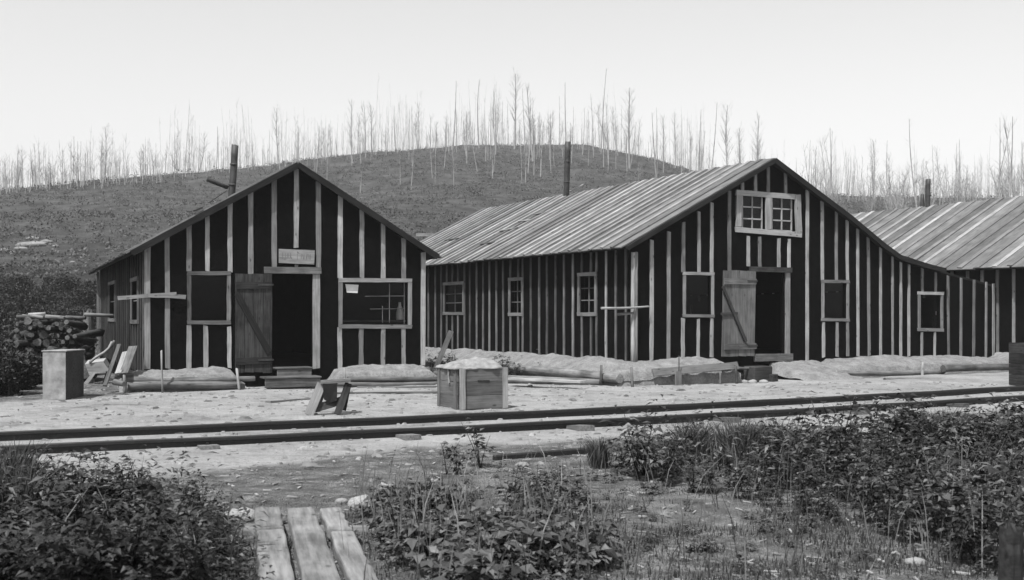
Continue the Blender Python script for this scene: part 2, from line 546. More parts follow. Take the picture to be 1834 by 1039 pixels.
def near_rail_y(X):
    X = np.clip(X, -14, 16)
    return 13.2 + .490 * X + .00817 * X * X
def soil_mask(X, Y):
    """1 = dark turf and soil, 0 = bare sand"""
    d = near_rail_y(X) - Y                      # metres in front of the near rail
    n = fbm(X / 2.2, Y / 2.2, 4)
    s = np.clip((d - 1.15 + n * 1.4 + -1.3 * np.clip((-1.6 - X + n * 2.2) / 1.8, 0, 1) * np.clip(1 - (d - 2.2) / 1.8, 0, 1)) / .9, 0, 1)
    s2 = np.clip((Y - (25.5 + .35 * X) + n * 3) / 5, 0, 1) * .9
    side = np.clip((Y - (17.2 + np.clip(X + 8.6, -2, 9) * 1.1) + n * 1.0) / .6, 0, 1) * np.clip((-6.6 - X) / .4, 0, 1)
    return np.maximum(np.maximum(s, s2), side)
soil = soil_mask(GX, GY).ravel()
hillm = np.clip((GY - 40) / 12, 0, 1).ravel()
footm = np.clip(1.1 - (GY - 48) / 45 + fbm(GX / 9., GY / 9., 3) * .5, 0, 1).ravel()  # hillside colour gets darker towards its foot
ground = link('ground', big_mesh('ground', verts, quads, 4, True, {'soil': soil, 'hill': hillm, 'foot_dark': footm}), None, M['ground'])
tag(ground, 'pale sandy yard running back into a cut-over brushy hillside', kind='structure')

# ------------------------------------------------------------------ the three buildings
FA = Frame((262 - CX) / F * 20.5, 20.5, 25)
FB = Frame((1134 - CX) / F * 22.7, 22.7, 30)
FC = Frame(14.98, 24.7, 30)

def front_batten(fr, wall, x0, y0, x1, y1, wpx=8.5, mat='batten', t=.026, name='batten', dy=0):
    a = fr.front(x0, y0); b = fr.front(x1, y1)
    Ym = fr.w(a[0], 0, 0).y
    return board(name, wall, (b[0], -.002 - dy, b[1]), (a[0], -.002 - dy, a[1]), wpx * Ym / F, t, (0, -1, 0), M[mat], 5, .006, 0, .012)
def side_batten(fr, wall, x, y0, y1, w=.075, mat='batten', name='batten', t=.026):
    a = fr.side(x, y0); b = fr.side(x, y1)
    return board(name, wall, (-.002, b[0], b[1]), (-.002, a[0], a[1]), w, t, (-1, 0, 0), M[mat], 5, .006, 0, .012)
def hboard(fr, par, xa, ya, xb, yb, wpx, mat='frame', t=.03, name='frame_board', dy=0.0):
    """board on the front wall between two pixels (centre line)"""
    a = fr.front(xa, ya); b = fr.front(xb, yb)
    Ym = fr.w((a[0] + b[0]) / 2, 0, 0).y
    return board(name, par, (a[0], -.003 - dy, a[1]), (b[0], -.003 - dy, b[1]), wpx * Ym / F, t, (0, -1, 0), M[mat], 4, .004, 0, .01)
def sboard(fr, par, xa, ya, xb, yb, w, mat='frame', t=.03, name='frame_board', dx=0.0):
    a = fr.side(xa, ya); b = fr.side(xb, yb)
    return board(name, par, (-.003 - dx, a[0], a[1]), (-.003 - dx, b[0], b[1]), w, t, (-1, 0, 0), M[mat], 4, .004, 0, .01)
def front_window(fr, bld, x0, y0, x1, y1, wpx=6, mat='frame', cols=2, rows=2, skew=0, muntin=True, glass=True):
    """x0..x1, y0..y1 = outer edges of the frame in the photo"""
    h = wpx / 2
    (s0, zt), (s1, zb) = fr.front(x0 + wpx, y0 + wpx), fr.front(x1 - wpx, y1 - wpx)
    pane = link('window', pydata('pane', [(s0, .045, zb), (s1, .045, zb), (s1, .045, zt), (s0, .045, zt)], [(0, 1, 2, 3)]), bld, M['glass'])
    hboard(fr, pane, x0, y0 + h, x1, y0 + h + skew, wpx, mat, .036)
    hboard(fr, pane, x0, y1 - h, x1, y1 - h + skew, wpx, mat, .036)
    hboard(fr, pane, x0 + h, y1 - wpx, x0 + h, y0 + wpx, wpx, mat, .031)
    hboard(fr, pane, x1 - h, y1 - wpx + skew, x1 - h, y0 + wpx + skew, wpx, mat, .031)
    if muntin:
        for i in range(1, cols):
            s = s0 + (s1 - s0) * i / cols
            board('muntin', pane, (s, .045, zb), (s, .045, zt), .022, .02, (0, -1, 0), M['oldwood'], 1, 0)
        for j in range(1, rows):
            z = zb + (zt - zb) * j / rows
            board('muntin', pane, (s0, .043, z), (s1, .043, z), .022, .02, (0, -1, 0), M['oldwood'], 1, 0)
    return pane, (s0, s1, zb, zt)
def side_window(fr, bld, x0, y0, x1, y1, w=.08, mat='frame', cols=2, rows=3):
    (a, zt) = fr.side(x1, (y0)); (b, zb) = fr.side(x0, y1)
    (_, zt2) = fr.side(x0, y0); zt = (zt + zt2) / 2; (_, zb2) = fr.side(x1, y1); zb = (zb + zb2) / 2
    a += w; b -= w; zt -= w; zb += w
    pane = link('window', pydata('pane', [(.045, b, zb), (.045, a, zb), (.045, a, zt), (.045, b, zt)], [(0, 1, 2, 3)]), bld, M['glass'])
    for p, q, t in (((a - w, zt + w / 2), (b + w, zt + w / 2), .036), ((a - w, zb - w / 2), (b + w, zb - w / 2), .04),
                    ((a - w / 2, zb), (a - w / 2, zt), .03), ((b + w / 2, zb), (b + w / 2, zt), .03)):
        board('frame_board', pane, (-.003, p[0], p[1]), (-.003, q[0], q[1]), w, t, (-1, 0, 0), M[mat], 3, .004, 0, .008)
    for i in range(1, cols):
        s = a + (b - a) * i / cols
        board('muntin', pane, (.045, s, zb), (.045, s, zt), .025, .02, (-1, 0, 0), M['oldwood'], 1, 0)
    for j in range(1, rows):
        z = zb + (zt - zb) * j / rows
        board('muntin', pane, (.043, a, z), (.043, b, z), .025, .02, (-1, 0, 0), M['oldwood'], 1, 0)
    return pane, (a, b, zb, zt)
def hexahull(fr, bld, W, L, topf, breaks, zbot, fops, sops, th=.09, fx1=None):
    """front, left, right and back walls plus a floor; returns front and left wall"""
    fx1 = fx1 or W
    wf = link('wall', wall_mesh((0, fx1), zbot, topf, breaks, fops, lambda s, z, d: (s, d, z), th), bld, M['tar'])
    wl = link('wall', wall_mesh((th, L), zbot, lambda s: topf(0.0), [], sops, lambda s, z, d: (d, s, z), th), bld, M['tar'])
    link('wall', wall_mesh((th, L), zbot, lambda s: topf(fx1), [], [], lambda s, z, d: (fx1 - d, s, z), th), bld, M['tar'])
    link('wall', wall_mesh((th, fx1 - th), zbot, topf, breaks, [], lambda s, z, d: (s, L - d, z), th), bld, M['tar'])
    link('floor', pydata('floor', [(th, th, zbot + .42), (fx1 - th, th, zbot + .42), (fx1 - th, L - th, zbot + .42), (th, L - th, zbot + .42)], [(0, 1, 2, 3)]), bld, M['interior'])
    return wf, wl
def stovepipe(name, roof, base, top, r, rings=2):
    o = log(name, roof, base, top, r, r * .97, M['pipe'], M['pipe'], sides=14, seg=6, wob=.015, bend=.01)
    d = (Vector(top) - Vector(base))
    L = d.length
    for k in range(rings):
        u = (k + 1) / (rings + 1) * L
        me = log_mesh(.035, r * 1.09, r * 1.09, 14, 1, .0, 0, 3)
        c = link('pipe_seam', me, o, [M['pipe'], M['pipe']], Matrix.Translation((u, 0, 0)))
    return o

# ---- building A: the small gabled shack
A = empty('tar_paper_shack', FA.o, FA.a)
tag(A, 'small gabled tar-paper shack with wide sign-topped doorway and one broad front window', 'cabin', 'tar-paper camp buildings')
pk = FA.front(533, 293, -.15); er = FA.front(784, 458, -.15)
WA = FA.front(760, 560)[0]; LA = 11.0
sl = (pk[1] - er[1]) / (er[0] - pk[0])
el = (-.28, pk[1] - sl * (pk[0] + .28) + .02)
profA = [el, pk, er]
def topA(s): return float(np.interp(s, [p[0] for p in profA], [p[1] for p in profA])) - .07
sL, zL = FA.front(262, 425)
doorA = FA.front(487, 491); doorA2 = FA.front(559, 664)
w1 = (FA.front(342, 494), FA.front(406, 574)); w2 = (FA.front(613, 504), FA.front(730, 580))
fopsA = [(doorA[0], doorA2[0], doorA2[1], doorA[1]), (w1[0][0], w1[1][0], w1[1][1], w1[0][1]), (w2[0][0], w2[1][0], w2[1][1], w2[0][1])]
swA = [(236, 497, 249, 580), (196, 504, 208, 576)]
sopsA = []
def sop(fr, q, w=.08):
    a = fr.side(q[2], q[1])[0] + w; b = fr.side(q[0], q[3])[0] - w
    zt = (fr.side(q[2], q[1])[1] + fr.side(q[0], q[1])[1]) / 2 - w; zb = (fr.side(q[2], q[3])[1] + fr.side(q[0], q[3])[1]) / 2 + w
    return (a, b, zb, zt)
sopsA = [sop(FA, q) for q in swA]
wfA, wlA = hexahull(FA, A, WA, LA, topA, [pk[0]], -.1, fopsA, sopsA)
roofA = link('roof', roof_slab(profA, -.16, LA + .2, .06), A, M['sheath'])
rn = random.Random(5)
roof_boards(roofA, pk, el, -.15, LA + .18, .45, .42, .15, rn)
roof_boards(roofA, pk, er, -.15, LA + .18, .45, .42, .15, rn)
for (xa, yt, yb, w) in ((264, 437, 661, 10.5), (300, 417, 660, 8.5), (338, 399, 486, 8.5), (338, 582, 660, 8.5), (371.5, 381, 486, 7.5), (368.6, 583, 660, 8),
                        (412, 361, 487, 8.5), (411, 585, 659, 7), (449, 341, 491, 9), (491, 319, 479, 9), (530, 303, 444, 8.5), (530, 474, 479, 6),
                        (570, 325, 479, 9), (608.7, 349, 498, 8.5), (608.5, 586, 665, 8), (648, 376, 498, 8), (646.4, 588, 657, 8),
                        (686, 400, 499, 8.2), (685.5, 588, 656, 7.5), (723, 426, 500, 8), (722.5, 588, 655, 7.5), (757, 452, 654, 8)):
    front_batten(FA, wfA, xa + random.uniform(-1, 1), yt, xa, yb, w)
front_window(FA, A, 335, 486, 413, 581, 7, 'oldwood', 2, 2, muntin=False)
pane2, g2 = front_window(FA, A, 606, 498, 737, 588, 7, 'frame', muntin=False, skew=1)
for (xa, ya, xb, yb) in ((698.4, 578, 698.4, 508), (686, 578, 686, 548), (725, 580, 725, 506), (655, 530.5, 726, 530), (664, 553.5, 726, 553)):
    a = FA.front(xa, ya); b = FA.front(xb, yb)
    board('muntin', pane2, (a[0], .044, a[1]), (b[0], .044, b[1]), .013, .016, (0, -1, 0), M['oldwood'], 1, 0)
# notes behind the broad window
a = FA.front(619, 509); b = FA.front(641, 525)
o = link('paper_note', pydata('paper_note', [(a[0], .02, a[1]), (b[0] + .02, .02, a[1] - .01), (b[0], .02, b[1]), (a[0] + .03, .02, b[1] + .01)], [(3, 2, 1, 0)]), None, M['paper'])
o.matrix_world = A.matrix_basis; tag(o, 'white paper notice stuck in the corner of the broad shack window', 'notice')
# bell-shaped pale bottle on the window ledge
bx, bz = FA.front(717.5, 573, .12)
vv = []; ff = []
prof = [(.075, 0), (.082, .03), (.078, .15), (.055, .24), (.03, .30), (.026, .37)]
for r_, z_ in prof:
    for j in range(12): vv.append((r_ * math.cos(j * math.pi / 6), r_ * math.sin(j * math.pi / 6), z_))
for i in range(len(prof) - 1):
    for j in range(12): ff.append((i * 12 + j, i * 12 + (j + 1) % 12, i * 12 + 12 + (j + 1) % 12, i * 12 + 12 + j))
ff.append(tuple(range(11, -1, -1))); ff.append(tuple(range(60, 72)))
o = link('jug', pydata('jug', vv, ff, True), None, M['paper']); o.location = FA.w(bx, .17, bz); tag(o, 'pale bell-shaped jug standing inside the broad shack window', 'jug')
o = link('window_ledge', box_mesh(g2[0] - .02, g2[1] + .02, .09, .34, bz - .04, bz - .002), A, M['interior'])
for q in swA: side_window(FA, A, *q, mat='oldwood', cols=1, rows=2)
# left-wall battens, the wall's shade put into their darker wood colour
yy = .35; rn = random.Random(3)
while yy < LA - .1:
    if not any(s[0] - .1 < yy < s[1] + .1 for s in sopsA):
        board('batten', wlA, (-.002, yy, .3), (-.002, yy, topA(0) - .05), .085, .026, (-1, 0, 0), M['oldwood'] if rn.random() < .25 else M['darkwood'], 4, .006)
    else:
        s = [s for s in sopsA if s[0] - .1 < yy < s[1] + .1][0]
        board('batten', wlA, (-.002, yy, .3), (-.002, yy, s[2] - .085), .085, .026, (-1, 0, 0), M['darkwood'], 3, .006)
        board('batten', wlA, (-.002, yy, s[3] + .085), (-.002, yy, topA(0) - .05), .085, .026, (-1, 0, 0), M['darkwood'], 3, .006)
    yy += .45 + rn.uniform(-.05, .05)
board('corner_board', wlA, (-.03, LA - .06, .3), (-.03, LA - .06, topA(0) - .05), .14, .05, (-1, 0, 0), M['batten'], 4, .006)
# doorway
lint = FA.front(523, 484.5)
dfr = hboard(FA, A, 472, 484, 574, 485, 12, 'oldwood', .045, 'door_lintel', .026)
hboard(FA, A, 566, 660, 566, 490.5, 13, 'frame', .04, 'door_jamb')
# the open door leaf swung back flat against the wall
def plank_door(fr, bld, xl, xr, yt, yb, n, mat, ledges, brace, skew=0, off=.05, gap=.006, yaw=0):
    s0, zt = fr.front(xl, yt); s1, zb = fr.front(xr, yb)
    W = s1 - s0
    bm = bmesh.new(); tmp = []
    def addb(p0, p1, w, t, y):
        m, L = axes(p0, p1, (0, -1, 0)); me = board_mesh(L, w, t, 3, .003)
        me.transform(m); tmp.append(me)
    z = zb + (zt - zb) * ledges[-1]
    addb((s0 + .01, -off - .028, z), (s1 - .01, -off - .028, z + .01), .13, .025, 0)
    for me in tmp: bm.from_mesh(me)
    me = bpy.data.meshes.new('door'); bm.to_mesh(me); bm.free()
    d = link('door', me, bld, M[mat])
    z = zb + (zt - zb) * ledges[0]
    board('ledge', d, (s0 + .01, -off - .028, z), (s1 - .01, -off - .028, z + .01), .13, .025, (0, -1, 0), M[mat], 3, .003)
    if brace:
        board('brace', d, (s0 + brace[0] * W, -off - .029, zb + brace[1] * (zt - zb)), (s0 + brace[2] * W, -off - .029, zb + brace[3] * (zt - zb)), .12, .022, (0, -1, 0), M['sheath'], 3, .003)
    w = W / n
    for i in range(n):
        sx = s0 + w * (i + .5)
        board('plank', d, (sx + skew, -off, zb + random.uniform(-.015, .015)), (sx, -off, zt + random.uniform(-.012, .012)), w - gap, .028, (0, -1, 0), M[mat], 4, .003)
    for zc in (ledges[0], ledges[-1]):
        z = zb + (zt - zb) * zc
        board('hinge', d, (s1 - .28, -off - .054, z + .02), (s1 + .02, -off - .054, z + .02), .035, .008, (0, -1, 0), M['pipe'], 1, 0)
    return d
plank_door(FA, A, 420, 486, 490, 667, 4, 'door', (.12, .88), (.04, .80, .92, .20))
# steps below the doorway
st = empty('door_steps', FA.w(FA.front(517, 664)[0], -.5, 0), FA.a)
tag(st, 'low wooden plank steps below the shack doorway', 'steps')
def stepbox(name, xa, xb, y0, y1, z0, z1, mat):
    return link(name, box_mesh(xa, xb, y0, y1, z0, z1, .008), st, M[mat])
fx = FA.front(517, 664)[0]
za = .36; a0 = FA.front(498, 670, -.45)[0] - fx; a1 = FA.front(560, 670, -.45)[0] - fx
stepbox('riser', a0, a1, .12, .15, .2, za, 'oldwood'); stepbox('tread', a0 - .02, a1 + .02, .1, .5, za + .001, za + .035, 'oldwood')
b0 = FA.front(475, 690, -.8)[0] - fx; b1 = FA.front(574, 690, -.8)[0] - fx
stepbox('riser', b0, b1, -.3, -.26, .03, .2, 'oldwood'); stepbox('tread', b0 - .02, b1 + .02, -.32, .118, .201, .235, 'oldwood')
# sign above the door
a = FA.front(498.5, 444.5); b = FA.front(562, 474)
sg = empty('sign_board', FA.w((a[0] + b[0]) / 2, -.03, b[1]), FA.a)
tag(sg, 'weathered wooden sign board with faded lettering above the shack doorway', 'sign')
hw = (b[0] - a[0]) / 2; hh = a[1] - b[1]
m, L = axes((-hw, 0, hh / 2), (hw, 0, hh / 2 - .012), (0, -1, 0))
link('board', board_mesh(L, hh - .03, .028, 4, .003), sg, M['frame'], m)
rn = random.Random(21)
for (x0, x1, z0, z1) in [(-.80, -.80, .3, .72), (-.74, -.62, .30, .31), (-.64, -.64, .3, .7), (-.50, -.56, .7, .32), (-.50, -.44, .7, .32), (-.36, -.36, .36, .68), (-.36, -.28, .52, .3),
                         (.02, .02, .28, .8), (.04, .12, .78, .66), (.24, .24, .32, .66), (.30, .38, .66, .30), (.40, .40, .30, .62), (.52, .58, .28, .66), (.66, .62, .66, .28), (.74, .74, .3, .62)]:
    w = .012
    board('lettering', sg, (x0 * hw, -.0285, z0 * hh), (x1 * hw + .001, -.0285, z1 * hh + .001), rn.uniform(.008, .014), .002, (0, -1, 0), M['crate'], 1, .001)
# rails nailed across the corner
a = FA.front(211, 534, -.06); b = FA.front(316, 526, -.06); c = FA.front(266, 529, -.09); d = FA.front(333, 532, -.09)
board('corner_rail', A, (a[0], -.03, a[1]), (b[0], -.03, b[1]), .075, .03, (0, -1, 0), M['batten'], 4, .006)
board('corner_rail', A, (c[0], -.062, c[1]), (d[0], -.062, d[1]), .07, .03, (0, -1, 0), M['batten'], 4, .006)
# stovepipe with its prop log, debris on the roof
def on_left_slope(fr, prof, px, py_guess, yl):
    r = ray(px, py_guess); x, z = fr.front(px, py_guess, yl)
    return x
yl = 1.2
px0 = FA.front(413, 350, yl)[0]
zr = float(np.interp(px0, [el[0], pk[0]], [el[1], pk[1]]))
tx, tzz = FA.front(421, 260, yl)
sp = stovepipe('stovepipe', roofA, (px0, yl, zr - .15), (tx, yl, tzz), .068)
a = FA.front(408, 336, yl); b = FA.front(371, 321, yl)
log('prop_log', roofA, (a[0], yl, a[1]), (b[0], yl, b[1]), .04, .046, M['darkwood'], M['darkwood'], sides=8, seg=3)
a = FA.front(407, 344, .9); b = FA.front(374, 366, .9)
board('loose_board', roofA, (a[0], .9, a[1] + .02), (b[0], .9, b[1] + .02), .07, .02, (-.4, 0, 1), M['darkwood'], 2)
a = FA.front(362, 377, .3); b = FA.front(346, 383, .3)
board('loose_board', roofA, (a[0], .2, a[1] + .03), (b[0], .25, b[1] + .03), .09, .03, (-.4, 0, 1), M['darkwood'], 2)

for p, q in ((el, pk), (er, pk)):
    board('rake_board', roofA, (p[0], -.166, p[1] - .03), (q[0], -.166, q[1] - .028), .115, .022, (0, -1, 0), M['sheath'], 4, .006)
# ---- building B: the long bunkhouse with a lean-to
B = empty('long_bunkhouse', FB.o, FB.a)
tag(B, 'long tar-paper bunkhouse with attic window pair and a low lean-to side', 'bunkhouse', 'tar-paper camp buildings')
pkB = FB.front(1387, 285, -.15); LB = 13.75
rk = [FB.front(x, y, -.15) for x, y in ((1434, 321), (1523, 388), (1587, 441), (1612, 459), (1652, 472), (1693, 483))]
slb = .555
elB = (-.28, FB.front(1131, 441, -.2)[1])
last = rk[-1]; endx = FB.front(1788, 560)[0]
profB = [elB, pkB, rk[1], rk[2], rk[3], rk[4], rk[5], (endx + .1, last[1] - .16 * (endx + .1 - last[0]))]
pxs = [p[0] for p in profB]; pzs = [p[1] for p in profB]
def topB(s): return float(np.interp(s, pxs, pzs)) - .07
dB = FB.front(1351, 487), FB.front(1404, 634)
def fop(fr, x0, y0, x1, y1, w):
    a = fr.front(x0 + w, y0 + w); b = fr.front(x1 - w, y1 - w); return (a[0], b[0], b[1], a[1])
winB = [(1222, 487, 1278, 568, 5.5, 'frame'), (1470, 501, 1520, 575, 5.5, 'frame'), (1642.5, 522, 1688.5, 593, 5.5, 'batten')]
at_o = fop(FB, 1328, 349, 1424, 417, 0)
fopsB = [(dB[0][0], dB[1][0], dB[1][1], dB[0][1])] + [fop(FB, *q[:4], q[4]) for q in winB] + [at_o]
swB = [(795, 505, 832, 564), (912, 497, 938, 566), (1036, 488, 1070, 566)]
sopsB = [sop(FB, q) for q in swB]
wfB, wlB = hexahull(FB, B, 7.9, LB, topB, pxs, -.1, fopsB, sopsB, fx1=endx)
roofB = link('roof', roof_slab(profB[:-1], -.16, LB + .15, .06), B, M['sheath'])
link('roof', roof_slab([(rk[5][0] + .004, rk[5][1] - .01), (profB[-1][0], profB[-1][1] - .01)], .03, LB + .15, .05), B, M['sheath'])
rn = random.Random(9)
roof_boards(roofB, pkB, elB, -.16, LB + .13, .40, .385, .13, rn, .1)
roof_boards(roofB, pkB, rk[2], -.16, LB + .13, .40, .385, .13, rn, .0)
for p, q in ((rk[1], pkB), (rk[2], rk[1]), (rk[3], rk[2]), (rk[4], rk[3]), (rk[5], rk[4])):
    board('rake_board', roofB, (p[0], -.166, p[1] - .03), (q[0], -.166, q[1] - .03), .12, .022, (0, -1, 0), M['sheath'], 3, .004)
board('rake_board', roofB, (elB[0], -.166, elB[1] - .045), (pkB[0], -.166, pkB[1] - .045), .09, .022, (0, -1, 0), M['sheath'], 4, .006)
for (xa, yt, xb, yb, w) in ((1166.5, 427, 1166, 645, 7.5), (1197, 412, 1196.5, 643, 7.5), (1223.5, 395, 1223, 488, 7.5), (1222.5, 567, 1222, 641, 7), (1251, 376, 1251.5, 488, 6.5),
                            (1250, 568, 1249.5, 641, 6), (1274, 360, 1274, 489, 7), (1274, 567, 1273.5, 640, 7), (1305.5, 339, 1305.5, 485, 7.5), (1329, 324, 1329, 342, 6),
                            (1352, 309, 1352, 343, 6.5), (1375, 296, 1375, 345, 6.5), (1406, 306, 1406, 347, 6.5), (1339.5, 420, 1339.5, 477, 7), (1359.5, 421, 1360, 478, 6.5),
                            (1394, 424, 1394, 479, 6.5), (1412.5, 425, 1412, 480, 6.5), (1445, 337, 1445, 646, 6.5), (1471.5, 357, 1472, 502, 6.5), (1474, 574, 1474, 640, 6),
                            (1497, 376, 1497, 502, 6), (1498.5, 574, 1498.5, 639, 6), (1516, 391, 1517, 503, 6), (1517, 574, 1517.5, 638, 6), (1535, 406, 1536, 638, 6),
                            (1554, 422, 1556, 637, 6), (1576, 440, 1576.5, 637, 5.5), (1597.5, 456, 1598, 637, 4.5), (1612.5, 467, 1612.5, 638, 5.5), (1627, 471, 1627, 638, 5.5),
                            (1651, 478, 1651, 524, 5), (1675, 485, 1675, 525, 5), (1650, 592, 1650, 640, 5), (1673.5, 592, 1673, 640, 5), (1697, 491, 1698, 640, 5),
                            (1720.5, 495, 1720, 640, 5), (1743.5, 498, 1743, 640, 5.5), (1765.5, 502, 1765, 640, 4.5), (1778.6, 505, 1778.5, 640, 5.5)):
    front_batten(FB, wfB, xa, yt + 3, xb, yb, w)
for q in winB: front_window(FB, B, *q[:4], q[4], q[5], 2, 2, muntin=False, skew=1)
# attic window: two six-pane sashes in a pale frame
c0 = fop(FB, 1330, 350, 1424, 417, 0)
aw = link('window', pydata('pane', [(c0[0], .045, c0[2]), (c0[1], .045, c0[2]), (c0[1], .045, c0[3]), (c0[0], .045, c0[3])], [(0, 1, 2, 3)]), B, M['glass'])
aw['label'] = 'pale framed attic window of two six-pane sashes'
hboard(FB, aw, 1317, 345, 1424, 353, 9.5, 'whitewash', .04)
hboard(FB, aw, 1316, 411, 1434, 421, 9, 'whitewash', .042)
hboard(FB, aw, 1321.5, 406, 1322.5, 350, 12, 'whitewash', .034)
hboard(FB, aw, 1429, 416, 1426.5, 349, 13, 'whitewash', .05)
hboard(FB, aw, 1375, 411, 1375, 351, 13, 'whitewash', .036)
for (xa, xb, dy) in ((1330, 1367, 0), (1383, 1420, 3)):
    xm = (xa + xb) / 2
    A_ = lambda x, y: FB.front(x, y)
    for (p, q) in (((xm, 410 + dy), (xm, 350 + dy)), ((xa, 370 + dy), (xb, 372 + dy)), ((xa, 391 + dy), (xb, 393 + dy)), ((xa + 1, 412), (xa + 1, 350)), ((xb - 1, 412), (xb - 1, 350)), ((xa, 409 + dy), (xb, 411 + dy))):
        a, b = A_(*p), A_(*q)
        board('muntin', aw, (a[0], .044, a[1]), (b[0], .044, b[1]), .030, .025, (0, -1, 0), M['whitewash'], 1, 0)
# left wall
sb_px = [768, 780.5, 791, 832.5, 842.5, 854.5, 866, 877.5, 890, 902, 951.5, 966.5, 980.5, 996, 1011, 1027, 1086.5, 1104, 1122]
for x in sb_px:
    y, _ = FB.side(x, 560)
    front = .5
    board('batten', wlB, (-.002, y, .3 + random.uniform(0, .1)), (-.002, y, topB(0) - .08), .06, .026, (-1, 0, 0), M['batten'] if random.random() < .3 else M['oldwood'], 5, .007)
yb_, _ = FB.side(740, 560); k = FB.side(768, 560)[0]
while k < LB - .3:
    k += .33
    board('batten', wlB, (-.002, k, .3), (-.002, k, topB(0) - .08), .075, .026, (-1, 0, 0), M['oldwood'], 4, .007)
for xs, s in (((801, 811, 821), sopsB[0]), ((915, 929, 937), sopsB[1]), ((1043, 1059.5, 1069.5), sopsB[2])):
    for x in xs:
        y, _ = FB.side(x, 560)
        board('batten', wlB, (-.002, y, .3), (-.002, y, s[2] - .085), .06, .026, (-1, 0, 0), M['oldwood'], 3, .006)
        board('batten', wlB, (-.002, y, s[3] + .085), (-.002, y, topB(0) - .08), .06, .026, (-1, 0, 0), M['oldwood'], 3, .006)
for q in swB: side_window(FB, B, *q, cols=2, rows=3)
# split corner posts
s, z0 = FB.front(1134.5, 646); _, z1 = FB.front(1134.5, 452)
for dx, r_, m_ in ((-.035, .05, 'batten'), (.035, .045, 'frame')):
    log('corner_post', B, (s + dx - .01, -.045, z0 - .15), (s + dx, -.045, z1), r_, r_ * .9, M[m_], M[m_], sides=8, seg=6, wob=.06, bend=.01)
# pole across the corner
a = FB.front(1077, 552, -.12); b = FB.front(1163, 549, -.12)
log('corner_rail', B, (a[0], -.13, a[1]), (b[0], -.10, b[1]), .028, .02, M['batten'], M['batten'], sides=7, seg=5, bend=.015)
a = FB.front(1105, 563, -.09); b = FB.front(1134, 561, -.09)
board('corner_rail', B, (a[0], -.095, a[1]), (b[0], -.095, b[1]), .05, .025, (0, -1, 0), M['oldwood'], 2)
# doorway
hboard(FB, B, 1340, 482, 1415, 484, 9.5, 'door', .045, 'door_lintel', .028)
hboard(FB, B, 1409, 634, 1409.5, 487.5, 10, 'frame', .04, 'door_jamb')
hboard(FB, B, 1349, 640.5, 1416, 639.5, 13, 'oldwood', .07, 'threshold', .01)
dl = plank_door(FB, B, 1292, 1350, 484, 638, 4, 'door_pale', (.115, .87), None, skew=-.05)
a = FB.front(1294, 513, -.11); b = FB.front(1336, 612, -.11)
board('brace', dl, (a[0], -.105, a[1]), (b[0], -.105, b[1]), .07, .025, (0, -1, 0), M['darkwood'], 3)
a = FB.front(1292, 562, -.11); b = FB.front(1322, 561, -.11)
board('latch_bar', dl, (a[0], -.08, a[1]), (b[0], -.08, b[1]), .05, .025, (0, -1, 0), M['darkwood'], 2)
# stovepipe on the ridge
yl = 0
def ridge_y(fr, x_l, px):
    y, _ = fr.side(px, 400, x_l); return y
yb2 = ridge_y(FB, pkB[0] - .15, 1013.5)
_, ztop = FB.side(1017, 254, pkB[0] - .15)
stovepipe('stovepipe', roofB, (pkB[0] - .15, yb2, pkB[1] - .25), (pkB[0] - .15, FB.side(1017, 254, pkB[0] - .15)[0], ztop), .085)
for (xa, ya, xb, yb) in ((957, 385, 975, 381), (930, 397, 950, 395), (897, 414, 926, 409), (862, 438, 885, 435), (798, 431, 820, 428), (1020, 344, 1045, 331)):
    # loose boards lying on the near slope
    def onslope(px, py):
        r = ray(px, py); c = Vector((0, 0, H)); d = Vector((elB[0] - pkB[0], 0, elB[1] - pkB[1]))
        n = Vector((d.z, 0, -d.x)).normalized(); n = -n if n.z < 0 else n
        nw = FB.ux * n.x + Vector((0, 0, n.z)); p0 = FB.w(pkB[0], 0, pkB[1] + .06)
        t = (p0 - c).dot(nw) / r.dot(nw); p = c + r * t
        x, y = FB.loc(p); return Vector((x, y, p.z)), n
    p, n = onslope(xa, ya); q, n = onslope(xb, yb)
    if (q - p).length < 4: board('loose_board', roofB, p, q, .09, .025, n, M[random.choice(['roofstrip', 'darkwood'])], 2)

# ---- building C: the neighbour whose roof fills the right edge
C = empty('neighbour_bunkhouse', FC.o, FC.a)
tag(C, 'tar-paper bunkhouse with striped board roof adjoining the lean-to side', 'bunkhouse', 'tar-paper camp buildings')
LC = 21.0; WC = 8.3
_, ze = FC.side(1785, 479, -.35)
elC = (-.35, ze); _, zrC = FC.side(1834, 353, 4.15); pkC = (4.15, zrC); erC = (WC + .35, ze)
profC = [elC, pkC, erC]
def topC(s): return float(np.interp(s, [p[0] for p in profC], [p[1] for p in profC])) - .07
wfC, wlC = hexahull(FC, C, WC, LC, topC, [4.15], -.1, [], [])
roofC = link('roof', roof_slab(profC, -.2, LC, .06), C, M['sheath'])
rn = random.Random(4)
roof_boards(roofC, pkC, elC, -.2, LC - .02, .50, .485, .15, rn, .06)
roof_boards(roofC, pkC, erC, -.2, LC - .02, .50, .485, .15, rn, .06)
k = .3
while k < LC - .2:
    board('batten', wlC, (-.002, k, .3), (-.002, k, topC(0) - .1), .085, .026, (-1, 0, 0), M['batten'], 4, .006)
    k += .46 + random.uniform(-.04, .04)
k = .3
while k < WC:
    board('batten', wfC, (k, -.002, .3), (k, -.002, topC(k) - .06), .085, .026, (0, -1, 0), M['batten'], 4, .006)
    k += .46
yc = ridge_y(FC, pkC[0], 1662.5); _, zc = FC.side(1663, 321, pkC[0])
stovepipe('stovepipe', roofC, (pkC[0], yc, pkC[1] - .2), (pkC[0], yc, zc), .085, 1)
yc = ridge_y(FC, pkC[0], 1652); _, zc = FC.side(1652, 348, pkC[0])
